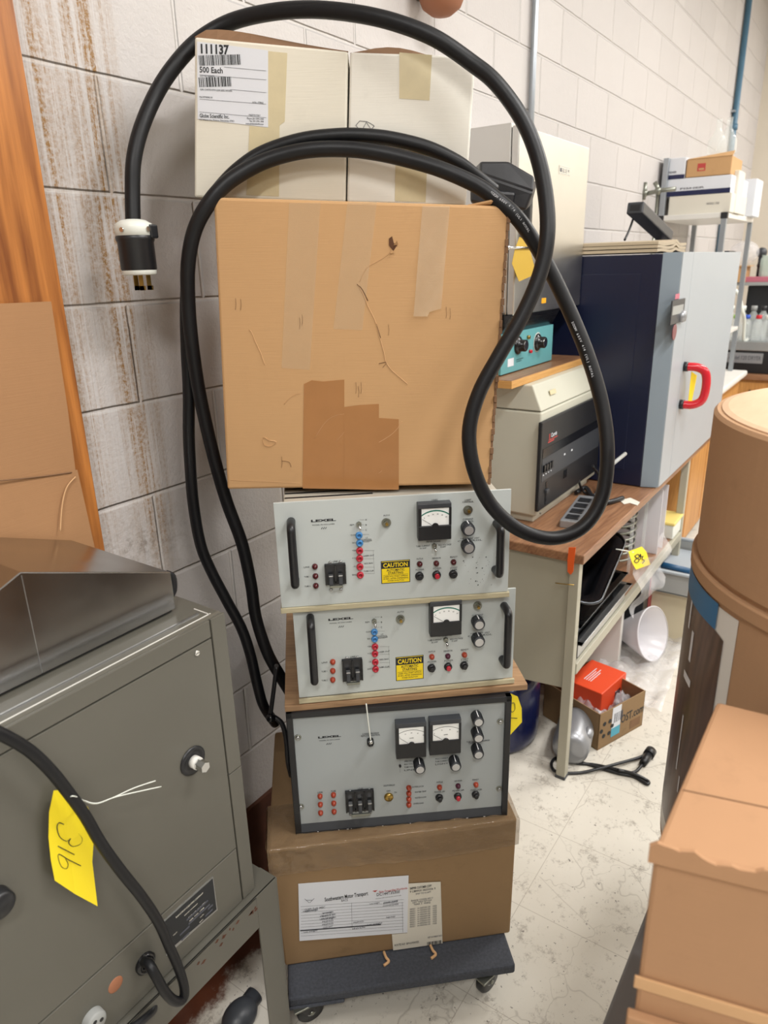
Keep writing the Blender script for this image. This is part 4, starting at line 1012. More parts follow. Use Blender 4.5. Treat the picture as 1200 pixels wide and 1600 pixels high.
o.build('handwriting', t)
o = B()
for pts in ([(104, 1250, -.452), (112, 1244, -.476), (122, 1246, -.470), (132, 1252, -.452), (150, 1256, -.46), (175, 1247, -.47), (210, 1231, -.475), (243, 1220, -.48)], [(122, 1246, -.470), (132, 1251, -.453), (152, 1255, -.462), (185, 1244, -.472), (252, 1229, -.478)]):
    o.tube([onY(*p) - Vector((0, -.447, 0)) for p in pts], .0009, 'white_plastic', 6)
o.build('tie_wire', t)
# odds and ends on the floor under the stand
o = B().sphere((0, 0, .035), .04, 'dark_grey', (1.2, .9, .8)).cyl((-.04, 0, .03), (.06, .01, .03), .022, 'dark_grey').build('small_motor', None, onZ(372, 1590, .03)*Vector((1, 1, 0)) if False else Vector((onZ(375, 1592, .03).x, onZ(375, 1592, .03).y, .004)))
tag(o, 'dark grey lumpy motor on the floor under the stand', 'motor')
o = B().tube([(.83, -.20, .30), (.845, -.235, .33), (.85, -.25, .37), (.835, -.24, .42), (.82, -.2, .44)], .012, 'rubber', 10).tube([(.83, -.2, .3), (.84, -.12, .15), (.86, -.06, .02)], .012, 'rubber', 10).build('black_hose')
tag(o, 'black hose behind the grey stand leg and the carton', 'hose')

# ================================================================ RIGHT FOREGROUND: grey table, drum, carton
ZTB = .76
t = thing('grey_table', 'grey table at the right edge carrying the drum and the front carton', 'table', (.42, -1.125, 0))
M['table_grey'] = pm('table_grey', '85878b', .5)
B().box((0, -.8, ZTB-.03), (1.25, 0, ZTB), 'table_grey', .004).build('table_top', t)
for x, y in ((.04, -.04), (1.21, -.04), (.04, -.76), (1.21, -.76)): B().box((x-.02, y-.02, 0), (x+.02, y+.02, ZTB-.03), 'dark_grey', .002).build('leg', t)
DC = Vector((1.153, -1.387, ZTB))
t = thing('fiber_drum', 'tall brown fiberboard drum with a wooden lid and blue tape, right edge', 'drum', DC)
RD = .300
B().lathe([(0, .001), (RD-.004, .001), (RD, .006), (RD, .50), (RD-.002, .515)], 'drum_card', (0, 0, 0), 120, None, False).build('drum_body', t)
B().lathe([(RD+.002, .500), (RD+.004, .502), (RD+.004, .519), (RD+.002, .521), (RD-.006, .521), (RD-.006, .527), (RD-.002, .529), (RD-.002, .731), (RD-.006, .736), (RD-.03, .737)], 'drum_card', (0, 0, 0), 120, None, False).build('lid_band', t)
B().lathe([(RD-.0105, .728), (RD-.012, .738), (RD-.02, .740), (0, .740)], 'drum_top', (0, 0, 0), 120, None, False).build('lid', t)
def onDrum(u, v, rad):      # ray against the drum's side
    r = ray(u, v); ox, oy = EYE.x-DC.x, EYE.y-DC.y; a = r.x**2+r.y**2; b_ = 2*(ox*r.x+oy*r.y); c = ox*ox+oy*oy-rad*rad; D_ = b_*b_-4*a*c
    k = (-b_-math.sqrt(max(D_, 0)))/(2*a); p = EYE+r*k-DC; return math.atan2(p.y, p.x), p.z
def wrapquad(b, fn, m, nu=24, nv=6, rad=RD+.0012, bump_=None):
    def g_(u, v):
        a, z = fn(u, v); rr_ = rad+(bump_(u, v) if bump_ else 0); return (rr_*math.cos(a), rr_*math.sin(a), z)
    grid(b, g_, nu, nv, m)
aR, _ = onDrum(1147, 1000, RD); aB, zB_ = onDrum(1128, 950, RD)
aL = aR-1.0 if False else None
a1, z1_ = onDrum(1131, 905, RD); a2, z2_ = onDrum(1117, 975, RD)
span = -.75      # labels run round to the hidden side
sgn = 1 if onDrum(1100, 1000, RD)[0] > onDrum(1130, 1000, RD)[0] else -1
aTR = onDrum(1149, 1010, RD)[0]; zTR = onDrum(1125, 948, RD)[1]
aBl = onDrum(1131, 905, RD)[0]
o = B(); wrapquad(o, lambda u, v: (aTR+.07*math.sin(v*3)*0 + sgn*u*.95 , .02+v*(zTR-.02)), 'white_enamel', 28, 10, RD+.0008); o.build('label_margin', t)
aM = onDrum(1138, 1010, RD)[0]
zm0 = onDrum(1045, 1240, RD)[1]
zBr = onDrum(1128, 985, RD)[1]
o = B(); wrapquad(o, lambda u, v: (aM+sgn*(.03+u*.92), .055+v*(zBr-.055-.012*(1-u)**8)), 'label_brown', 28, 10, RD+.0016); olab = o
o = B(); wrapquad(o, lambda u, v: (aBl+sgn*(.0+u*.55), (zTR-.035)+v*(.497-zTR+.035)), 'blue_tape', 20, 6, RD+.0024); o.build('blue_tape_piece', t)
o = olab
for u, v, w_, h_ in ((1079, 958, .012, .05), (1080, 1010, .014, .05), (1073, 1060, .05, .012), (1062, 1160, .006, .10), (1060, 1225, .006, .03)):
    a, z = onDrum(u, v, RD+.002); a = a
    for s_ in (1,): wrapquad(o, lambda uu, vv: (a+sgn*(uu-.5)*w_*2.2, z+(vv-.5)*h_), 'paper', 4, 2, RD+.0022)
o.build('photo_label', t)

t = None
fr1 = Frame(onZ(1022, 1325, 1.2), -76)
t = thing('cardboard_box', 'brown open-edged cardboard box closest to the camera, bottom right', 'box', (fr1.o.x, fr1.o.y, ZTB), fr1.yaw)
Hc = 1.2-ZTB; Wc = .36; Dc = .272
bl_ = Vector((onZ(1120, 1095, 1.2).x, onZ(1120, 1095, 1.2).y, 1.2)); lb_ = fr1.loc(bl_)
o = B(); o.hexa([(0, 0, 0.002), (Wc, 0, 0.002), (Wc, 0, Hc), (0, 0, Hc), (lb_.x, lb_.y, 0.002), (Wc+lb_.x*.2, lb_.y*.82, 0.002), (Wc+lb_.x*.2, lb_.y*.82, Hc), (lb_.x, lb_.y, Hc)], 'card_front', .005); o.build('body', t)
o = B(); n = 60; rr = random.Random(8); hz = [.0035*math.sin(k*.45)+rr.uniform(-.001, .001)+.002*math.sin(k*1.3) for k in range(n+1)]
for k in range(n):
    x0 = -.004+(Wc+.004)*k/n; x1 = -.004+(Wc+.004)*(k+1)/n; dz = 0
    o.prism([(x0, -.006, Hc-.012), (x1, -.006, Hc-.012), (x1, -.005, Hc+.006+hz[k+1]), (x0, -.005, Hc+.006+hz[k])], 'card_front', (0, .004, 0))
o.build('ragged_flap', t)
o = B(); o.box((-.003, -.004, Hc-.17), (.14, -.001, Hc-.155), 'crease', .001).box((-.006, -.012, .002), (.30, -.001, Hc-.20), 'card_front', .002); x, z = fr1.px(1060, 1560); o.lathe([(.010, 0), (.012, .003), (.008, .004), (0, .002)], 'crease', (x, -.013, z-ZTB+ZTB-.76 if False else Hc-.235), 16, Matrix.Rotation(R(90), 4, 'X')); o.build('lower_flap', t)
o = B(); o.box((lb_.x*.34+.003, lb_.y*.33, Hc), (Wc, lb_.y*.335, Hc+.0008), 'card_side'); o.build('flap_joint', t)

# ================================================================ THE WORK BENCH
ZW, XW, YW = .85, 1.975, -.635
t = thing('work_bench', 'steel work bench with a wood-laminate top and a putty coloured end panel', 'table', (XW, YW, 0))
B().box((0, 0, ZW-.032), (2.26, .62, ZW), 'bench_wood', .004).build('bench_top', t)
o = B(); o.prism([(.020, .02, .36), (.020, .60, .30), (.020, .60, ZW-.033), (.020, .02, ZW-.033)], 'putty', (.006, 0, 0)); o.build('end_panel', t)
for x in (.010, 1.47):
    for y in (.015, .57):
        o = B(); o.box((x, y, .0), (x+.032, y+.032, ZW-.033), 'putty', .002); o.box((x-.002, y-.002, 0), (x+.034, y+.034, .012), 'dark_grey', .002); o.build('leg', t)
o = B(); o.box((.044, .012, .405), (1.469, .045, .445), 'putty', .002).box((.044, .57, .405), (1.469, .60, .445), 'putty', .002); o.build('shelf_rail', t)
B().box((.044, .03, .445), (1.469, .6, .452), 'bench_wood', .001).build('lower_shelf', t)
p = onX(893, 870, XW)
t = thing('orange_clip', 'orange plastic strap hooked over the bench corner', 'strap', (0, 0, 0))
xo = XW-.004
o = B(); a = onX(895, 853, xo); c = onX(888, 897, xo)
o.prism([onX(889, 855, xo), onX(900, 855, xo), onX(897, 880, xo), onX(896, 893, xo), onX(892, 898, xo), onX(887, 893, xo), onX(887, 875, xo)], 'orange', (-.002, 0, 0)); o.build('strap', t)
o = B(); o.tube([onX(868, 911, xo-.002), onX(885, 913, xo-.012), onX(897, 914, xo-.004)], .0018, 'brass', 8); o.build('pin', t)

# cream instrument
def F0(x, y, z, yaw=0): return Frame((x, y, z), yaw)
t = thing('cream_instrument', 'cream laboratory instrument with a black front, below the steel oven', 'instrument', (2.153, -.403, ZW))
o = B(); o.box((0.02, .02, 0), (.56, .34, .03), 'cream_plastic', .004); o.build('base', t)
B().box((0, 0, .03), (.59, .36, .388), 'cream_plastic', .006).build('body', t)
o = B(); L, Dp, zl, zt_ = .59, .36, .391, .474
o.hexa([(0, 0, zl), (L, 0, zl), (L, .035, zt_), (0, .035, zt_), (0, Dp, zl), (L, Dp, zl), (L, Dp, zt_), (0, Dp, zt_)], 'cream_plastic', .004); o.build('lid', t)
fi = Frame((2.153, -.403, ZW), 0)
a, c = fi.px(842, 660), fi.px(842, 795)
x0 = a[0]; x1 = .58; z1_, z0_ = a[1], c[1]
o = B(); o.box((x0, -.012, z0_), (x1, .002, z1_), 'black', .004); o.build('front_cover', t)
k0, k1 = fi.px(846, 717)[1], fi.px(846, 700)[1]
zz = lambda u, v: fi.px(u, v, -.012)[1]
o = B(); o.box((x0+.015, -.0135, zz(851, 715)), (x1-.01, -.012, zz(851, 701)), 'black_gloss'); zc = zz(852, 748)
o.prism([(x0+.015, -.013, zz(851, 750)), (x1-.01, -.013, zz(851, 750)), (x1-.01, -.013, zz(851, 716)), (x0+.015, -.013, zz(851, 716))], 'dark_grey', (0, .001, 0)); o.build('control_strip', t)
o = B(); zq = zz(852, 728)
for k in range(4): o.box((x0+.022+k*.022, -.019, zq-.018), (x0+.035+k*.022, -.012, zq+.006), 'black_gloss', .001).box((x0+.025+k*.022, -.0137, zq-.030), (x0+.032+k*.022, -.0130, zq-.027), 'paper')
for k in (.21, .28): o.box((x0+k, -.0137, zq-.002), (x0+k+.012, -.013, zq+.004), 'paper')
o.build('switches', t)
o = B(); zq = zz(862, 760); o.box((x0+.055, -.0135, zq-.05), (x0+.068, -.012, zq+.03), 'black_gloss').box((x0+.05, -.02, zq-.008), (x0+.073, -.012, zq+.004), 'dark_grey', .001); o.build('slide_control', t); B().box((x0+.22, -.0135, zq+.0), (x0+.25, -.012, zq+.03), 'black_gloss').build('key_slot', t)
o = B(); X, Z = fi.px(858, 683, -.012); o.text('E', X+.004, Z-.006, .016, 'red_ink', -.0125, .010, bold=.04); o.text('Corvis', X+.042, Z-.004, .014, 'paper', -.0125, .05, bold=.02)
o.rect(X-.004, Z-.012, X+.075, Z-.009, 'red_ink', -.0123, .0003).rect(X-.008, Z-.019, X+.045, Z-.015, 'red_ink', -.0123, .0003); o.build('logo', t)
o = B(); X, Z = fi.px(862, 611, .02); o.prism([(X-.03, .010, Z-.008), (X+.02, .010, Z-.008), (X+.02, .0155, Z+.006), (X-.03, .0155, Z+.006)], 'masking_tape', (0, .002, 0)); o.build('sticker', t)
o = B()
for z in (.034, .352): screw(o, .03, z, .004, 'zinc', 0)
o = o.build('screw', t)
# plywood sheet and steel oven
t = tag(B().box((0, 0, 0), (.685, .30, .024), 'ply_edge', .001).box((0.002, .002, .0235), (.683, .298, .0255), 'bench_wood').build('plywood_sheet', None, (2.055, -.34, ZW+.4745)), 'small brown-topped plywood sheet between the cream instrument and the steel oven', 'board')
ZO = ZW+.4745+.0255
t = thing('steel_oven', 'small stainless steel laboratory oven with a teal control panel', 'oven', (2.12, -.27, ZO))
fo = Frame((2.12, -.27, ZO), 0)
xr = fo.px(864, 556)[0]
o = B(); o.box((0, .012, 0), (xr, .245, .20), 'dark_steel', .002); o.build('base_housing', t)
zp1 = fo.px(864, 507)[1]
B().box((0, 0, .004), (xr-.012, .012, zp1), 'teal', .001).build('control_panel', t)
zd0 = fo.px(892, 477)[1]; zd1 = fo.px(912, 234)[1]; xdr = min(fo.px(905, 350)[0], .628)
o = B(); o.prism([(0.02, .012, zp1), (xr, .012, zp1), (xr, -.02, zd0), (0.02, -.02, zd0)], 'dark_steel', (0, .03, 0)); o.build('hood_strip', t)
o = B(); o.box((.03, .002, zd0), (xdr-.02, .25, zd1+.012), 'steel_oven', .003); o.build('oven_body', t)
o = B(); o.box((.03, -.024, zd0), (xdr, .0, zd1+.004), 'steel_oven', .004); o.build('oven_door', t)
X, Z = fo.px(882, 267, -.024); o = B(); o.rect(X-.05, Z-.014, X+.05, Z+.014, 'paper_cream', -.0242, .001).rect(X-.047, Z-.011, X+.047, Z+.011, 'ink', -.025, .0003).rect(X-.046, Z-.010, X+.046, Z+.010, 'paper_cream', -.0253, .0003).text('BLUE M', X+.008, Z-.0065, .013, 'ink', -.0258, .062, bold=.0).box((X-.042, -.0262, Z-.006), (X-.030, -.0255, Z+.006), 'ink'); o.build('maker_plate', t)
for u, v in ((818, 540), (848, 535)):
    x, z = fo.px(u, v, -.02)
    o = B(); o.lathe([(.030, 0), (.030, .004), (.0235, .009), (.0195, .011), (.0195, .028), (.018, .030)], 'black_gloss', (x, 0, z), 36, Matrix.Rotation(R(90), 4, 'X')); o.cyl((x, -.0295, z), (x, -.031, z), .0165, 'chrome', n=28)
    if u > 840: o.lathe([(.032, -.0), (.034, .0008), (.031, .001)], 'white_enamel', (x, 0, z), 40, Matrix.Rotation(R(90), 4, 'X'))
    o.build('dial_knob', t)
o = B(); x, z = fo.px(826, 527, -.004); o.cyl((x, 0, z), (x, -.009, z), .0065, 'brass', n=14); o.build('pilot_lamp', t)
o = B(); x, z = fo.px(829, 549, -.004); o.cyl((x, 0, z), (x, -.009, z), .006, 'red', n=14); o.build('red_lamp', t)
o = B(); x, z = fo.px(800, 568); o.rect(x-.035, z-.008, x+.012, z+.018, 'paper', -.0004).text('115 VOLTS 550 WATTS', x+.06, z+.006, .004, 'print', -.0005, .06).text('MARS TRADING CO', x+.055, z, .003, 'print', -.0005, .045); o.build('rating_label', t)
o = B(); x, z = fo.px(849, 470, -.024); o.rect(x-.016, z-.008, x+.022, z+.009, pm('amber_sticker', 'e0a31e', .5), -.0243, .0004); o.build('amber_sticker', t)
o = B(); q = [(805, 388), (812, 370), (825, 378), (838, 428), (811, 440), (800, 412)]
o.prism([(fo.px(a, b_, -.05)[0], -.05, fo.px(a, b_, -.05)[1]) for a, b_ in q], pm('ochre_tag', 'b8962c', .6), (0, .0008, 0)); o = o.build('hanging_tag', t)
o = B(); a, c = fo.px(793, 387, -.05), fo.px(833, 387, -.05); o.cyl((a[0], -.052, a[1]), (c[0], -.052, c[1]), .004, 'chrome', n=12).cyl((c[0]-.012, -.052, c[1]), (c[0]-.012, -.02, c[1]), .004, 'chrome', n=10).sphere((a[0], -.052, a[1]), .007, 'chrome').build('latch_pin', t)
o = B(); a = fo.px(832, 345, -.05); o.box((a[0]-.012, -.045, a[1]-.10), (a[0]+.012, -.02, a[1]+.07), 'black', .004); o.build('latch_bar', t)

# black padded bag resting on the big tan box, right of the white cartons
dpb = 1.50
t = thing('black_case', 'glossy black padded case wedged behind the cable, in front of the steel oven', 'case', at(790, 300, 1.56))
O2 = t.location.copy()
def pt(u, v, d): return at(u, v, d)-O2
o = B(); fr_ = [pt(749, 270, 1.62), pt(834, 299, 1.60), pt(822, 330, 1.60), pt(745, 316, 1.62)]; bk = [pt(755, 258, 1.74), pt(840, 284, 1.72), pt(830, 322, 1.72), pt(750, 310, 1.74)]
o.hexa([fr_[3], fr_[2], fr_[1], fr_[0], bk[3], bk[2], bk[1], bk[0]], 'fabric_black', .006); o.build('case_body', t)
o = B(); lo = [pt(750, 252, 1.63), pt(795, 252, 1.63), pt(836, 276, 1.61), pt(834, 300, 1.60), pt(790, 287, 1.61), pt(749, 271, 1.62)]
o.prism([Vector(p_) for p_ in lo], 'fabric_black', _w((0, .11, 0)), .005); o.build('case_flap', t)
o = B(); o.hexa([pt(735, 316, 1.6), pt(800, 330, 1.6), pt(806, 300, 1.6), pt(735, 294, 1.6), pt(735, 318, 1.7), pt(800, 330, 1.7), pt(806, 302, 1.7), pt(735, 296, 1.7)], 'fabric_black', .006); o.build('lower_pocket', t)

# big navy incubator on the bench
XO, YO = 2.755, -.643
t = thing('lab_incubator', 'large navy-sided laboratory incubator with a grey door and red handle', 'incubator', (XO, YO, ZW))
H0, H1_, LX = .003, .870, 1.165
B().box((0, .06, H0), (LX, .58, H1_-.004), 'navy', .004).box((-.002, .13, H0+.06), (.002, .53, H1_-.07), 'navy', .001).build('body', t)
o = B(); o.prism([(0, .06, H0), (.022, 0, H0), (LX, 0, H0), (LX, .06, H0)], 'slate', (0, 0, H1_-H0), .001)
o.build('bezel', t)
fO = Frame((XO, YO, ZW), 0)
xs1 = fO.px(1049, 700)[0]
B().box((.024, -.004, H0+.002), (xs1-.001, .002, H1_), 'lightgrey', .001).build('door_edge_strip', t)
B().box((xs1+.002, -.004, H0+.002), (LX, .002, H1_), 'lightgrey', .0015).build('door', t)
for x in (.04, LX-.06):
    B().cyl((x, .1, 0), (x, .1, H0), .02, 'black').build('foot', t); B().cyl((x, .5, 0), (x, .5, H0), .02, 'black').build('foot', t)
a, c = fO.px(1066, 576, -.05), fO.px(1066, 632, -.05)
xh = fO.px(1064, 600, 0)[0]; zt2, zb2 = fO.px(1068, 577, -.02)[1], fO.px(1066, 634, -.02)[1]
o = B(); o.tube([(xh, -.010, zt2), (xh+.01, -.05, zt2-.002), (xh+.02, -.078, zt2-.018), (xh+.022, -.088, zt2-.05), (xh+.022, -.088, zb2+.05), (xh+.02, -.078, zb2+.016), (xh+.01, -.05, zb2), (xh, -.010, zb2)], .0165, 'red', 16, 6); o = o.build('door_handle', t)
o2 = B(); o2.cyl((xh, -.004, zt2), (xh, -.020, zt2), .019, 'black', n=20).cyl((xh, -.004, zb2), (xh, -.020, zb2), .019, 'black', n=20); o2.build('handle_mount', o)
o = B(); o.prism([(xh+.02, -.03, zt2-.02), (xh+.055, -.045, zt2-.04), (xh+.065, -.04, zt2-.09), (xh+.05, -.035, zb2-.03), (xh+.025, -.03, zb2-.0)], 'yellow_tag', (0, .001, 0)); o.build('handle_tag', t)
x0, zz1 = fO.px(1049, 470, -.004); x1, zz0 = fO.px(1062, 503, -.004)
o = B(); o.box((x0, -.009, zz0), (x1+.03, -.004, zz1), 'dark_grey', .001).box((x0+.012, -.0095, zz1-.05), (x1+.01, -.009, zz1-.02), 'grey_plastic')
o.build('controller', t)
o = B(); o.lathe([(.022, 0), (.022, .004), (.018, .014), (0, .016)], 'silver', (x1+.0, -.009, zz0+.02), 20, Matrix.Rotation(R(90), 4, 'X')); o.build('dial_knob', t)
x0, zz0 = fO.px(1053, 519, -.004); B().cyl((x0, -.004, zz0), (x0, -.007, zz0), .028, pm('maroon_sticker', '7c4a4e', .4), n=24).build('round_label', t)
x0, zz0 = fO.px(1056, 464, -.004); B().rect(x0-.01, zz0-.008, x0+.05, zz0+.010, 'pink', -.0042).build('maker_mark', t)
B().box((LX-.22, .01, H1_), (LX-.06, .03, H1_+.006), 'black').build('hinge_cover', t)

# on the incubator
ZI = ZW+H1_
for k in range(3):
    o = B()
    def matf(u, v, k=k): return (u*.42, v*.44, .012*k+.004+.010*(u > .0)*math.exp(-((u-.62)/.07)**2)*(1 if k else .6)+.002*math.sin(u*11+k))
    i_ = o.mi('mat_tan'); nu, nv = 30, 2
    top = [[o.bm.verts.new(Vector(matf(a/nu, c/nv))+Vector((0, 0, .010))) for c in range(nv+1)] for a in range(nu+1)]
    bot = [[o.bm.verts.new(matf(a/nu, c/nv)) for c in range(nv+1)] for a in range(nu+1)]
    for a in range(nu):
        for c in range(nv):
            o.bm.faces.new((top[a][c], top[a+1][c], top[a+1][c+1], top[a][c+1])); o.bm.faces.new((bot[a][c], bot[a][c+1], bot[a+1][c+1], bot[a+1][c]))
        o.bm.faces.new((bot[a][0], bot[a+1][0], top[a+1][0], top[a][0])); o.bm.faces.new((top[a][nv], top[a+1][nv], bot[a+1][nv], bot[a][nv]))
    o.bm.faces.new([bot[0][c] for c in range(nv, -1, -1)]+[top[0][c] for c in range(nv+1)]); o.bm.faces.new([bot[nu][c] for c in range(nv+1)]+[top[nu][c] for c in range(nv, -1, -1)])
    for f in o.bm.faces: f.material_index = i_
    ob = o.build('folded_mat', None, (XO-.005+k*.003, YO+.08, ZI-.001)); tag(ob, ('lowest', 'middle', 'topmost')[k]+' tan felt mat of the pile on the incubator', 'mat', 'felt mats on the incubator')
ZM = ZI+.038
def onYp(u, v, y): return onY(u, v, y)
P0, P1 = onY(988, 326, -.30), onY(1034, 369, -.30)
t = thing('black_handset', 'black brick-shaped handset propped up at an angle on the felt mats', 'handset', P1)
d = (P1-P0).normalized(); nn = Vector((0, 1, 0)); up_ = d.cross(nn).normalized()
q_ = Matrix((d, nn, up_)).transposed().to_4x4(); L_ = (P1-P0).length
o = B(); o.box((-L_-.012, -.05, -.024), (.008, .02, .024), 'dark_grey', .006, q_).box((-L_-.014, -.035, -.012), (-L_-.010, .005, .012), 'black', 0, q_); o.build('handset_body', t)
pf = onY(976, 375, -.30); pf.z = max(pf.z, ZM+.006)
o = B(); o.tube([onY(989, 343, -.30)-P1, onY(983, 360, -.30)-P1, pf-P1], .005, 'black', 8); o.build('wire_leg', t)
o = B(); o.tube([(P1.x-.13, -.30, ZM+.006), (P1.x-.07, -.31, ZM+.020), (P1.x-.0, -.28, ZM+.012), (P1.x-.06, -.22, ZM+.008), (P1.x-.14, -.26, ZM+.012), (P1.x-.16, -.31, ZM+.008), (P1.x-.05, -.34, ZM+.010), (P1.x+.05, -.33, ZM+.006)], .006, 'rubber', 8)
tag(o.build('coiled_cable'), 'thin black cable coiled on the felt mats', 'cable')
# lab clamp with glass rod in front of the wall behind
t = thing('lab_clamp', 'grey metal laboratory clamp holding a glass tube beside the storage shelf', 'clamp', onX(1012, 300, 4.5))
O3 = t.location.copy()
def p45(u, v, x=4.5): return onX(u, v, x)-O3
o = B(); o.tube([p45(1004, 304), p45(1030, 298), p45(1056, 295)], .012, 'zinc', 8, 1).tube([p45(1008, 285), p45(1007, 300), p45(1005, 312)], .013, 'zinc', 8, 1).tube([p45(1023, 285), p45(1027, 292), p45(1028, 305)], .012, 'zinc', 8, 1).sphere(p45(1007, 302), .022, 'zinc').sphere(p45(1028, 298), .02, 'zinc'); o.build('clamp_arm', t)
o = B(); o.tube([p45(1004, 305), p45(994, 308), p45(988, 307)], .010, 'black', 8, 1).tube([p45(1003, 301), p45(993, 297), p45(986, 300)], .010, 'black', 8, 1); o.build('clamp_jaw', t)
o = B(); o.cyl(p45(968, 317), p45(1002, 303), .013, pm('amber_glass', 'd8d0b0', .1, var=0, alpha=.55), n=14); o.build('glass_tube', t)
o = B(); o.cyl(p45(1028, 298), Vector((p45(1028, 298).x, p45(1028, 298).y, .92-O3.z)), .008, 'zinc', n=12); o.build('support_rod', t)

# steel shelf unit with storage boxes
XS = 4.766; PSH = onX(1132, 331, XS)
ZS = 1.945
t = thing('storage_shelf', 'light steel shelf unit standing in the corner behind the incubator', 'shelf', (XS, -.41, 0))
B().box((0, 0, ZS-.03), (.93, .385, ZS), 'white_enamel', .003).build('shelf_board', t)
B().box((0, 0, 1.21), (.93, .385, 1.235), 'white_enamel', .003).build('shelf_board', t)
for x in (0, .90):
    B().box((x, 0, .921), (x+.03, .03, ZS-.03 if x == 0 or True else 2.27), 'galv', .002).build('post', t)
    B().box((x, .355, .921), (x+.03, .385, 2.26 if x == 0 else ZS), 'galv', .002).build('post', t)
o = B(); o.box((-.003, -.003, ZS-.034), (.034, .034, ZS-.0), 'black', .002).box((-.003, .352, ZS-.034), (.034, .388, ZS-.0), 'black', .002); o.build('corner_cap', t)
fs = Frame((XS+.02, 0, 0), -90)      # local x = -Y (to the right), local y = +X
def sbox(name, label, u0, u1, vt, vb, z0, dep, mat, xo=0, grp='boxes on the steel shelf', deco=None):
    X0 = XS+.034+xo; a = onX(u0, (vt+vb)/2, X0); b_ = onX(u1, (vt+vb)/2, X0); zt_ = onX((u0+u1)/2, vt, X0).z
    W_ = a.y-b_.y
    t = thing(name, label, 'box', (X0, a.y, z0), R(-90), grp)
    B().box((0, 0, 0), (W_, dep, zt_-z0), mat, .004).build('body', t)
    if deco: deco(t, W_, zt_-z0)
    return zt_
def band_(h0, h1, m):
    def f(t, W_, H_):
        B().rect(0.001, h0*H_, W_-.001, h1*H_, m, -.0003).build('blue_band', t)
        k = B(); k.text('FISHER', W_*.45, H_*(h1+.08), H_*.10, 'ink', -.0006, W_*.35, bold=.03); k.build('lettering', t)
    return f
zl = sbox('storage_box', 'plain whitish carton at the bottom of the pile on the steel shelf', 1045, 1142, 304, 330, ZS, .5, 'paper_cream', 0, deco=lambda t, W_, H_: B().text('HANDLE CARE', W_*.72, H_*.45, .012, 'ink', -.0006, W_*.2).build('lettering', t))
zm = sbox('storage_box', 'long white carton with a dark blue band in the middle of the shelf pile', 1034, 1142, 277, 304, zl, .55, 'paper', 0, deco=band_(0, .28, M['navy_drum'] if False else 'navy_drum'))
sbox('storage_box', 'small whitish carton with a blue foot, top left of the shelf pile', 1036, 1071, 247, 277, zm, .3, 'paper', 0, deco=band_(0, .2, 'navy_drum'))
def redm(t, W_, H_):
    k = B(); k.rect(W_*.25, H_*.3, W_*.43, H_*.72, 'red_ink', -.0003).rect(W_*.28, H_*.36, W_*.40, H_*.46, 'card_tan', -.0007); k.build('red_mark', t)
    k = B(); k.hexa([(0, -.002, H_), (W_, -.002, H_), (W_, .05, H_+.03), (0, .05, H_+.008), (0, .01, H_), (W_, .01, H_), (W_, .06, H_+.03), (0, .06, H_+.01)], 'card_tan'); k.build('raised_flap', t)
sbox('storage_box', 'brown carton with a red printed mark, top right of the shelf pile', 1073, 1143, 246, 273, zm+.002, .32, 'card_tan', 0, deco=redm)
sbox('storage_box', 'white carton standing at the right end of the steel shelf', 1144, 1152, 266, 330, ZS, .2, 'paper_cream', .12)
sbox('storage_box', 'upright white carton with a blue stripe behind the shelf pile at right', 1154, 1180, 280, 333, ZS, .25, 'paper', .62, deco=lambda t, W_, H_: B().rect(.001, 0, W_*.4, H_*.2, 'navy_drum', -.0003).build('blue_stripe', t))
for u, lab in ((1121, 'left'), (1137, 'right')):
    P_ = onX(u, 222, XS+.36)
    o = B(); hh = .14; o.lathe([(0, 0), (.05, .003), (.055, .012), (.052, .08), (.03, .12), (.016, .15), (.016, .20), (.019, .203)], 'glass', (0, 0, 0), 20)
    tag(o.build('glass_bottle', None, (P_.x, P_.y, zm+.001 if False else zm+.14)), lab+' clear glass bottle standing on top of the shelf boxes', 'bottle', 'glassware on the shelf boxes')
P_ = (XS+.2, -.35, zm)
# desk-height base cabinet under the shelf
t = thing('wooden_base_cabinet', 'orange wooden base cabinet with a white worktop beyond the bench', 'cabinet', (4.32, -.46, 0))
B().box((0, 0, .05), (1.4, .44, .88), 'orange_wood', .003).build('cabinet_body', t)
B().box((.01, .03, 0), (1.38, .42, .05), 'black').build('plinth', t)
B().box((.46, -.004, .08), (.90, .001, .86), 'orange_wood', .002).build('cabinet_door', t)
B().box((.02, -.004, .08), (.44, .001, .86), 'orange_wood', .002).build('cabinet_door', t)
tag(B().box((4.30, -.50, .881), (5.75, -.015, .92), 'white_enamel', .012).build('white_worktop'), 'white rounded worktop on the orange wooden cabinets', 'worktop')
# desk across the end of the room with glassware
XD = 6.0
p = onX(1140, 586, XD)
t = thing('wooden_desk', 'brown wooden desk with drawers at the far end of the room', 'desk', (XD, -.25, 0), R(-90))
ZK = onX(1170, 585, XD).z
B().box((0, 0, ZK-.04), (1.9, .75, ZK), 'bench_wood', .003).build('desk_top', t)
B().box((.02, .03, 0), (1.88, .72, ZK-.04), 'orange_wood', .002).build('desk_body', t)
for k in range(4):
    o = B().box((.04+k*.46, .018, ZK-.20), (.46+k*.46, .03, ZK-.06), 'orange_wood', .002).build('drawer', t); B().cyl((.25+k*.46, .018, ZK-.13), (.25+k*.46, -.002, ZK-.13), .012, 'black', n=12).build('drawer_knob', o)
xx = XD+.06
t = thing('black_instrument', 'wide black instrument with a silver plate, bottles standing on it', 'instrument', (xx, -.22, ZK), R(-90))
a = onX(1170, 585, xx).z; zt3 = onX(1170, 548, xx).z; zt4 = onX(1170, 534, xx).z
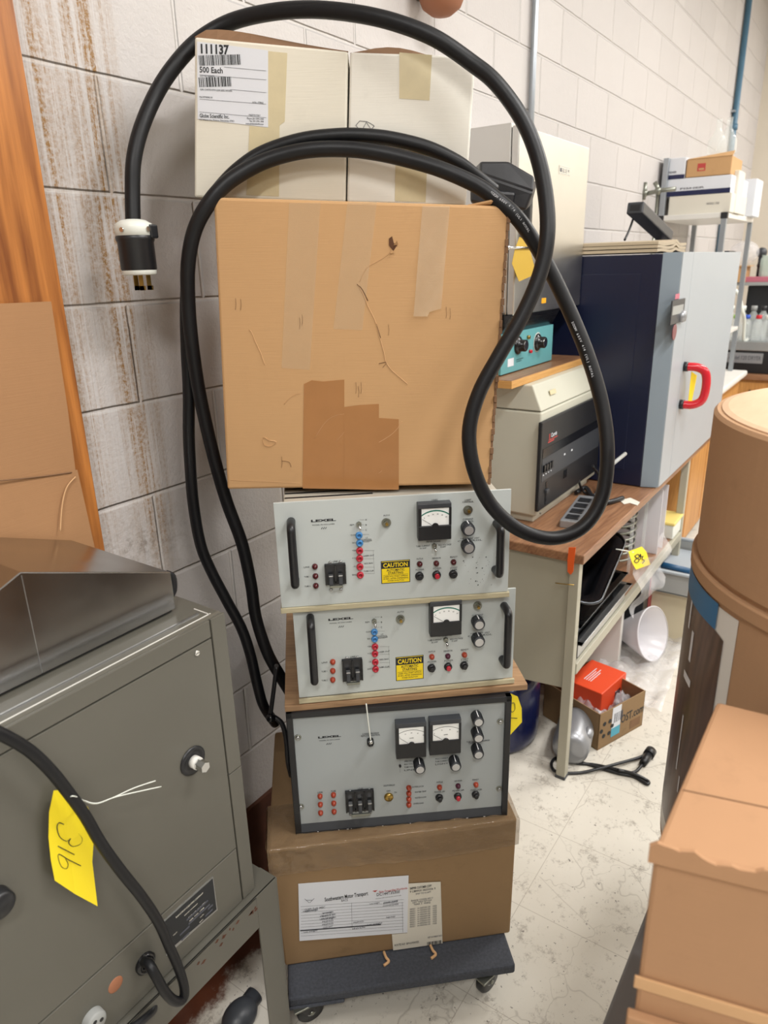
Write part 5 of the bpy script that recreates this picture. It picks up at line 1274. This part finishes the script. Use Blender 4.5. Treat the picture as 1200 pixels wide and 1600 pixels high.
B().box((0, 0, 0), (1.1, .4, zt3-ZK), 'black', .006).build('instrument_body', t); B().box((0, -.005, zt3-ZK), (1.1, .4, zt4-ZK), 'alu', .004).build('steel_top', t)
l0 = -.22-onX(1136, 560, xx).y; l1 = -.22-onX(1192, 560, xx).y
B().rect(l0, (zt3-ZK)*.45, l1, (zt3-ZK)*.9, 'silver', -.0005, .002).text('model 120 DRYER', (l0+l1)/2, (zt3-ZK)*.6, .03, 'ink', -.004, .22).build('name_strip', t)
rr = random.Random(21)
specs = [(1137, 'white_plastic'), (1146, 'cap_green'), (1155, 'white_plastic'), (1163, 'cap_blue'), (1172, 'grey_plastic'), (1181, 'red'), (1187, 'black'), (1196, 'white_plastic')]
names = ['leftmost, white-capped', 'green-capped', 'short white-capped', 'blue-capped', 'grey-capped', 'red-capped', 'black-capped', 'rightmost, white-capped']
for k, (u, cap) in enumerate(specs):
    X_ = xx+(.08 if k % 2 else .2); P_ = onX(u, 530, X_); r_ = .038; h_ = .19 if k % 2 else .25
    t = thing('reagent_bottle', names[k]+' reagent bottle on the black instrument', 'bottle', (X_, P_.y, zt4), 0, 'reagent bottles at the far end')
    B().lathe([(0, 0), (r_, .002), (r_, h_*.62), (r_*.85, h_*.74), (r_*.45, h_*.82), (r_*.45, h_*.9)], 'glass', (0, 0, 0), 18).build('bottle_body', t)
    B().cyl((0, 0, h_*.86), (0, 0, h_), r_*.55, cap, n=16).build('bottle_cap', t)
t = thing('black_monitor', 'large black screen behind the reagent bottles', 'monitor', (6.60, -.30, ZK), R(-90))
B().box((0, 0, .16), (.9, .04, .62), 'black', .006).build('screen_housing', t); B().box((.3, .01, .03), (.6, .05, .17), 'black', .004).build('neck', t); B().box((.25, -.06, 0), (.65, .14, .03), 'black', .005).build('base', t)
t = thing('wall_rack', 'metal rack with a shelf above the reagent bottles', 'shelf', (XD+.50, -.22, ZK), R(-90))
z0 = onX(1175, 441, XD+.50).z-ZK
B().box((0, 0, z0-.025), (1.2, .26, z0), 'grey_plastic', .002).build('rack_board', t)
for x in (onX(1150, 480, XD+.50).y*-1-.22, 1.15): B().box((x, 0, 0), (x+.035, .03, z0-.025), 'galv', .002).build('post', t)
ZR = ZK+z0
def small(name, label, cat, u, v, X_, b_): P_ = onX(u, v, X_); return tag(b_.build(name, None, (X_, P_.y, ZR)), label, cat)
small('card_box', 'small open cardboard box on the rack above the bottles', 'box', 1152, 440, XD+.58, B().box((-.1, -.07, 0), (.1, .09, .12), 'card_tan', .003).box((-.12, -.1, .12), (.05, .1, .126), 'card_tan'))
small('pink_packet', 'flat pink packet lying on the rack above the bottles', 'packet', 1178, 440, XD+.58, B().box((-.07, -.12, 0), (.07, .12, .04), 'pink', .004))
small('microscope', 'small black microscope-like instrument on the rack', 'microscope', 1184, 440, XD+.7, B().box((-.05, -.05, 0), (.05, .05, .02), 'black', .003).cyl((0, 0, .02), (.0, 0, .2), .02, 'dark_grey').sphere((0, 0, .22), .04, 'dark_grey').cyl((0, 0, .16), (-.06, 0, .12), .015, 'black'))
small('glass_jar', 'greenish glass jar at the right end of the rack', 'jar', 1197, 440, XD+.58, B().lathe([(0, 0), (.06, .002), (.06, .17), (.05, .19), (.055, .2)], pm('green_glass', 'b5c9bf', .1, var=0, alpha=.5), (0, 0, 0), 20))
small('plastic_bag', 'crumpled clear plastic bag on the rack behind the incubator', 'bag', 1157, 440, XD+.62, B().sphere((0, 0, .22), .10, 'film', (1, 1.1, .95)))
o = B().tube([onX(1135, 462, 5.9), onX(1145, 452, 5.9), onX(1155, 462, 5.9), onX(1160, 485, 5.9), onX(1163, 500, 5.98), Vector((6.08, onX(1165, 510, 6.08).y, zt4+.012)), Vector((6.14, onX(1165, 510, 6.08).y-.02, zt4+.012))], .012, 'white_plastic', 8); tag(o.build('plastic_hose'), 'white plastic hose arching behind the incubator', 'hose')

# things lying on the bench
t = thing('power_strip', 'grey power strip with black sockets lying on the bench behind the cable', 'power strip', onZ(905, 805, ZW), R(8))
B().box((-.15, -.035, 0), (.15, .035, .028), 'silver', .004).build('strip_body', t)
for k in range(4):
    o = B(); x = -.11+k*.065; o.box((x-.02, -.022, .028), (x+.02, .022, .033), 'black', .003); o.build('socket', t)
o = B().tube([onZ(900, 770, ZW+.012), onZ(915, 762, ZW+.02), onZ(925, 775, ZW+.012), onZ(945, 785, ZW+.012), onZ(973, 778, ZW+.010)], .009, 'black', 8)
tag(o.build('short_cable'), 'short black cord lying on the bench by the power strip', 'cord')
o = B().tube([onZ(925, 730, ZW+.012), onZ(905, 745, ZW+.07), onZ(912, 768, ZW+.012), onZ(930, 772, ZW+.012), onZ(936, 745, ZW+.05), onZ(926, 728, ZW+.1)], .005, 'black', 8)
tag(o.build('loose_wire'), 'thin black wire looping behind the cream instrument', 'wire')
o = B(); pts = [onZ(*p, ZW+.0008) for p in ((968, 782), (985, 778), (1000, 785), (996, 790), (984, 786), (975, 788))]; o.prism(pts, 'paper_cream', (0, 0, .001)); tag(o.build('paper_scrap'), 'torn strip of white paper on the bench in front of the incubator', 'paper')
o = B().cyl(onY(955, 727, -.66), onY(977, 709, -.66), .006, 'grey_plastic', n=12).cyl(onY(955, 727, -.66), onZ(948, 760, ZW+.006), .006, 'grey_plastic', n=12); tag(o.build('grey_lever'), 'thin grey rod sticking out in front of the incubator corner', 'rod')
o = B().tube([(2.86, -.20, ZW+.42), (2.90, -.24, ZW+.38), (2.93, -.26, ZW+.2), (2.92, -.25, ZW+.03)], .008, 'rubber', 8)
# lower shelf
ZL = .452
def tray(name, label, q, z, h, mat, tilt=(0, 0), rim=.02, cat='tray', bev=.02):
    (x0, y0), (x1, y1) = q; w, d = x1-x0, y1-y0
    b = B(); b.box((0, 0, 0), (w, d, .003), mat)
    T = .003
    for a, c in (((0, 0, 0), (w, T, h)), ((0, d-T, 0), (w, d, h)), ((0, 0, 0), (T, d, h)), ((w-T, 0, 0), (w, d, h))): b.box(a, c, mat, .001)
    for a, c in (((-rim, -rim, h), (w+rim, .002, h+.003)), ((-rim, d-.002, h), (w+rim, d+rim, h+.003)), ((-rim, -rim, h), (.002, d+rim, h+.003)), ((w-.002, -rim, h), (w+rim, d+rim, h+.003))): b.box(a, c, mat, .001)
    o = b.build(name, None, (x0, y0, z)); o.rotation_euler = (R(tilt[0]), R(tilt[1]), 0); return tag(o, label, cat)
tray('steel_tray', 'shallow stainless tray at the bottom of the pans on the bench shelf', ((2.04, -.615), (2.56, -.24)), ZL, .062, 'alu')
tray('black_tray', 'dark tray with a bright rim in the middle of the pans', ((2.06, -.60), (2.54, -.25)), ZL+.068, .045, 'dark_steel')
t = thing('black_basin', 'deep black plastic basin on top of the pans on the bench shelf', 'basin', (2.27, -.43, ZL+.195))
t.rotation_euler = (R(13), R(-10), R(6))
def rounded(w, d, r, n=6):
    out = []
    for cx, cy, a0 in ((w-r, d-r, 0), (-w+r, d-r, 90), (-w+r, -d+r, 180), (w-r, -d+r, 270)):
        for k in range(n+1): a = R(a0+90*k/n); out.append((cx+r*math.cos(a), cy+r*math.sin(a)))
    return out
o = B(); i_ = o.mi('black_gloss'); rings = []
for w, d, z in ((.235, .195, .085), (.205, .165, .083), (.185, .145, -.02), (.16, .12, -.03)): rings.append([o.bm.verts.new((x, y, z)) for x, y in rounded(w, d, .06)])
for a, c in zip(rings, rings[1:]):
    for k in range(len(a)): f = o.bm.faces.new((a[k], a[(k+1) % len(a)], c[(k+1) % len(a)], c[k])); f.smooth = True
o.bm.faces.new(rings[-1]); o.build('basin_shell', t)
o = B(); P_ = [(x, y, .087) for x, y in rounded(.237, .197, .062)]; o.tube(P_+[P_[0]], .005, 'dark_steel', 8, 1); o.build('rim', t)
# glass coil rack, panes, jar, tub
t = thing('wire_coil_rack', 'clear rack holding a column of dark wire loops on the bench shelf', 'rack', (2.80, -.56, ZL))
for x, y in ((0, 0), (.20, 0), (0, .14), (.20, .14)): B().box((x, y, 0), (x+.01, y+.01, .32), 'glass').build('rack_post', t)
for k in range(9):
    o = B(); pts = [(.105+.085*math.cos(a*.5236), .075+.055*math.sin(a*.5236), .04+k*.031) for a in range(13)]; o.tube(pts, .005, 'zinc', 6, 2); o.build('wire_loop', t)
for k, x in enumerate((3.08, 3.17)):
    o = B().box((0, 0, 0), (.006, .34, .30), 'milky', .001).build('upright_sheet', None, (x, -.60, ZL)); tag(o, ('nearer', 'farther')[k]+' pale pane standing upright on the bench shelf', 'sheet')
t = thing('smoked_jar', 'dark smoked plastic jar with an orange lid on the bench shelf', 'jar', (3.33, -.46, ZL))
B().lathe([(0, 0), (.075, .002), (.078, .19), (.07, .20)], pm('smoked_plastic', '3c3944', .2, alpha=.85), (0, 0, 0), 28).build('jar_body', t); B().lathe([(.062, .195), (.062, .21), (.042, .275), (0, .28)], 'orange', (0, 0, 0), 28).build('jar_lid', t)
t = thing('plastic_tub', 'cream plastic tub with a yellow top at the far end of the bench shelf', 'tub', (3.30, -.615, ZL), R(0))
B().prism([(0, 0, 0), (.15, 0, 0), (.16, 0, .07), (-.01, 0, .07)], 'white_plastic', (0, .10, 0), .004).build('tub_body', t); B().box((-.014, -.006, .07), (.164, .106, .085), pm('pale_yellow', 'e6cf7a', .4), .004).build('tub_lid', t)
fg = Frame(onY(990, 860, -.655), 0)
t = thing('paper_tag', 'yellow paper tag numbered 863 hanging at the edge of the bench shelf', 'tag', (0, 0, 0))
o = B(); q = [onY(u, v, -.655) for u, v in ((982, 862), (1003, 854), (1010, 862), (1016, 882), (994, 890), (988, 880))]; o.prism(q, 'yellow_tag', (0, .001, 0)); o.build('card', t)
o = B()
for st in ([(992, 868), (997, 865), (999, 869), (995, 872), (991, 876), (996, 878), (999, 873), (995, 871), (992, 868)], [(1000, 865), (1001, 873)], [(1001, 865), (1002, 869), (1005, 868), (1003, 872), (1007, 875), (1004, 879)]): o.tube([onY(u, v+1, -.6565) for u, v in st], .0016, 'print', 5, 3)
o.build('handwriting', t)
o = B().tube([onY(962, 858, -.62), onY(975, 860, -.645), onY(990, 863, -.655)], .002, 'white_plastic', 6); o.build('string', t)

# ================================================================ UNDER AND BEYOND THE BENCH
pD = Vector((2.11, -.285, 0))
t = thing('blue_drum', 'dark blue plastic drum standing on the floor under the bench', 'drum', pD)
B().lathe([(0, 0), (.155, .003), (.166, .018), (.17, .045), (.17, .25), (.163, .275), (.14, .287), (0, .289)], 'navy_drum', (0, 0, 0), 48).build('drum_body', t)
B().lathe([(.025, .286), (.025, .296), (0, .296)], 'black', (.08, 0, 0), 18).build('bung', t)
tag(B().box((0, 0, 0), (.26, .22, .27), pm('dark_red_plastic', '7d1f2b', .4), .006).build('red_bin', None, (2.50, -.42, 0)), 'dark red plastic bin under the bench behind the drum', 'bin')
o = B(); o.box((0, 0, 0), (.03, .40, .40), 'white_enamel', .003); o = o.build('white_board', None, (2.80, -.55, 0)); tag(o, 'white panel standing on the floor under the bench shelf', 'panel')
t = thing('black_case', 'black case with a red side standing under the bench by the white panel', 'case', (3.02, -.58, 0)); B().box((0, 0, 0), (.22, .12, .36), 'black', .006).build('case_body', t); B().box((.08, -.002, .08), (.20, .0, .33), pm('dark_red_panel', '8c2430', .4), .001).build('red_side', t)
# overstocked carton with orange box
nb = onZ(933, 1173, 0); rb = onZ(1003, 1133, 0); fpb = Frame(nb, math.degrees(math.atan2(rb.y-nb.y, rb.x-nb.x)))
Wp = (rb-nb).length; Hp = .155
t = fpb.thing('open_carton', 'open brown carton with printing on its side, on the floor by the bench leg', 'box')
Dp_ = .27; o = B(); o.box((0, 0, 0), (Wp, Dp_, .004), 'card_brown')
for a, c in (((0, 0, 0), (Wp, .004, Hp)), ((0, Dp_-.004, 0), (Wp, Dp_, Hp)), ((0, 0, 0), (.004, Dp_, Hp)), ((Wp-.004, 0, 0), (Wp, Dp_, Hp))): o.box(a, c, 'card_brown', .0008)
o.build('carton_body', t)
o = B(); o.text('POST.com', Wp*.70, Hp*.42, .035, 'print', -.0006, .15, bold=.02); 
for k in range(6): a = R(k*60); o.cyl((Wp*.17+.03*math.cos(a), -.0012, Hp*.5+.03*math.sin(a)), (Wp*.17+.03*math.cos(a), -.0004, Hp*.5+.03*math.sin(a)), .009, 'print', n=10)
o.rect(Wp*.70, Hp*.10, Wp*.93, Hp*.33, 'card_side', -.0006); o.build('side_print', t)
o = B(); o.rect(Wp*.27, Hp*.18, Wp*.46, Hp*.99, 'paper', -.0006).rect(Wp*.27, Hp*.18, Wp*.46, Hp*.42, pm('cyan_ink', '4aa5bd', .5), -.001); o.barcode(Wp*.31, Hp*.55, .05, .04, 'ink', 12, -.001); o.build('shipping_label', t)
ofr = Frame(fpb.o+fpb.x*(Wp*.36)+fpb.y*.07, math.degrees(fpb.yaw)+12)
ob = ofr.thing('orange_box', 'bright orange-red box sitting in the open carton', 'box'); ob.location.z = .022
B().box((0, 0, 0), (.20, .15, .145), 'orange_red', .003).build('body', ob); o = B()
for k in range(4): o.box((.05, .10-.009*k, .145), (.15-.02*(k % 2), .103-.009*k, .1454), 'paper')
o.build('lettering', ob); B().box((.11, -.001, .0), (.155, .001, .10), 'lamp_dark_red', .0005).build('hand_slot', ob)
o = B(); rr = random.Random(6)
def bub(u, v): return (.01+u*(Wp-.02), .01+v*(Dp_*.85), .10+.035*math.sin(u*9+2*v)*math.cos(v*8-u*3)+.012*math.sin(u*41)*math.sin(v*37)-(.05 if (.3 < u < .95 and v > .28) else 0))
grid(o, bub, 50, 40, 'film'); o.prism([(Wp*.1, .03, .004), (Wp*.3, .03, .004), (Wp*.3, .06, .08), (Wp*.1, .06, .08)], 'film', (0, .01, 0))
o = o.build('bubble_wrap', None, fpb.o, fpb.yaw); tag(o, 'crumpled clear bubble wrap filling the open carton', 'bubble wrap')
# silver motor + cord
a, c = onZ(893, 1163, .065), onZ(915, 1163, .065)
t = thing('silver_motor', 'silver cylindrical motor lying on the floor behind the bench leg', 'motor', (2.16, -.585, 0), R(12))
B().lathe([(0, -.10), (.045, -.10), (.062, -.088), (.066, -.06), (.066, .065), (.060, .085), (.03, .095), (0, .095)], 'silver', (0, 0, .067), 36, Matrix.Rotation(R(90), 4, 'Y')).build('motor_body', t)
B().cyl((.095, 0, .067), (.125, 0, .067), .012, 'chrome', n=16).build('shaft', t); B().box((-.05, -.045, 0), (.05, .045, .012), 'silver', .003).build('foot', t); B().sphere((-.02, -.05, .10), .02, 'silver', (1.4, 1, 1)).build('terminal_cap', t)
zc = .006
t = thing('black_power_lead', 'black power lead with a plug lying on the floor in front of the motor', 'power lead', (2.1, -.75, 0))
O4 = t.location.copy()
cpts = [(885, 1180, .03), (905, 1190, zc), (935, 1199, zc), (965, 1208, zc), (990, 1213, zc), (1004, 1221, zc), (1012, 1225, zc), (1012, 1220, zc), (990, 1209, .016), (962, 1202, .014), (930, 1195, zc), (900, 1192, zc), (872, 1184, zc), (862, 1192, zc), (866, 1204, zc), (885, 1208, zc), (910, 1207, zc), (940, 1200, .016), (970, 1192, .016), (995, 1185, .01), (1008, 1180, .012)]
B().tube([onZ(*p)-O4 for p in cpts], .0055, 'black', 10).build('lead', t)
o = B(); a = onZ(1004, 1194, .014)-O4; c = onZ(1013, 1180, .016)-O4; o.cyl(a, c, .012, 'black', .016, 14); d = (c-a).normalized(); o.cyl(c, c+d*.03, .019, 'black', n=16); o.build('plug', t)
o = B(); s_ = Vector((-d.y, d.x, 0))
for k in (-1, 1): o.cyl(c+d*.03+s_*.007*k, c+d*.045+s_*.007*k, .0022, 'brass', n=6)
o.build('plug_pin', t)
B().tube([onZ(1004, 1194, .012)-O4, onZ(990, 1207, .010)-O4, onZ(965, 1203, .02)-O4], .0055, 'black', 10).build('lead', t)
# cream cabinet, grey tool tray, funnel, film
t = thing('cream_floor_box', 'cream metal box on the floor beyond the funnel', 'box', (3.16, -.80, 0)); zt5 = onX(1090, 932, 3.16).z
B().box((0, 0, 0), (.5, .42, zt5), 'beige', .004).build('body', t); B().rect(0, 0, .001, .001, 'beige').build('corner', t) if False else None
o = B(); o.box((-.001, .26, zt5*.45), (0, .36, zt5*.85), 'yellow_paint' if False else 'ply_edge'); o.build('wooden_patch', t)
t = thing('grey_tool_tray', 'grey plastic tool tray on top of the cream box', 'tray', (3.12, -.81, zt5+.001)); ht = .10
o = B(); T = .008; w, d = .45, .40
o.box((0, 0, 0), (w, d, .006), 'grey_plastic')
for a, c in (((0, 0, 0), (w, T, ht)), ((0, d-T, 0), (w, d, ht)), ((0, 0, 0), (T, d, ht)), ((w-T, 0, 0), (w, d, ht))): o.box(a, c, 'grey_plastic', .002)
o.build('tray_body', t)
o = B(); 
for a, c in (((-.012, -.012, ht), (w+.012, .010, ht+.012)), ((-.012, d-.01, ht), (w+.012, d+.012, ht+.012)), ((-.012, -.012, ht), (.01, d+.012, ht+.012)), ((w-.01, -.012, ht), (w+.012, d+.012, ht+.012))): o.box(a, c, 'lightgrey', .003)
o.build('tray_rim', t)
o = B().box((0.02, .02, .006), (w-.02, d-.02, ht*.6), 'lightgrey', .003).build('tray_insert', t)
o = B().cyl((0, 0, 0), (.02, .20, 0), .014, pm('blue_pen', '1d4c70', .4), n=12).cyl((.02, .20, 0), (.022, .23, 0), .009, 'black', n=12).build('blue_tool', None, (3.25, -.72, zt5+ht*.6+.016)); tag(o, 'dark blue pen-like tool lying in the grey tool tray', 'tool')
mc = onX(1020, 990, 2.92); r_ = .118; ap_ = onX(945, 982, 2.98)
ax = (mc-ap_); q_ = ax.to_track_quat('Z', 'Y').to_matrix().to_4x4()
Lf = ax.length; mc.z = max(mc.z, .13)
t = thing('plastic_funnel', 'large milky plastic funnel lying on its side on the floor', 'funnel', mc)
B().lathe([(r_, 0), (r_-.003, -.002), (.016, -Lf*.8), (.012, -Lf*1.05), (.015, -Lf*1.05), (.019, -Lf*.8), (r_+.002, -.004), (r_+.004, .003), (r_, .003)], 'milky', (0, 0, 0), 48, q_).build('funnel_cone', t)
o = B()
def flm(u, v): return (2.55+u*.62, -.80+v*.30+.05*u, .012+.03*abs(math.sin(u*11+v*5))*abs(math.cos(v*9))+.02*math.sin(u*31)**2*v)
grid(o, flm, 60, 26, 'film'); tag(o.build('plastic_sheet'), 'crumpled clear plastic sheeting on the floor beside the funnel', 'plastic sheet')
o = B()
def bagf(u, v): return (2.52+u*.45, -.665+.02*math.sin(v*9+u*6), .40+v*.22+.01*math.sin(u*13))
grid(o, bagf, 20, 12, 'film'); tag(o.build('plastic_bag'), 'thin clear plastic bag draped over the edge of the bench shelf', 'bag')
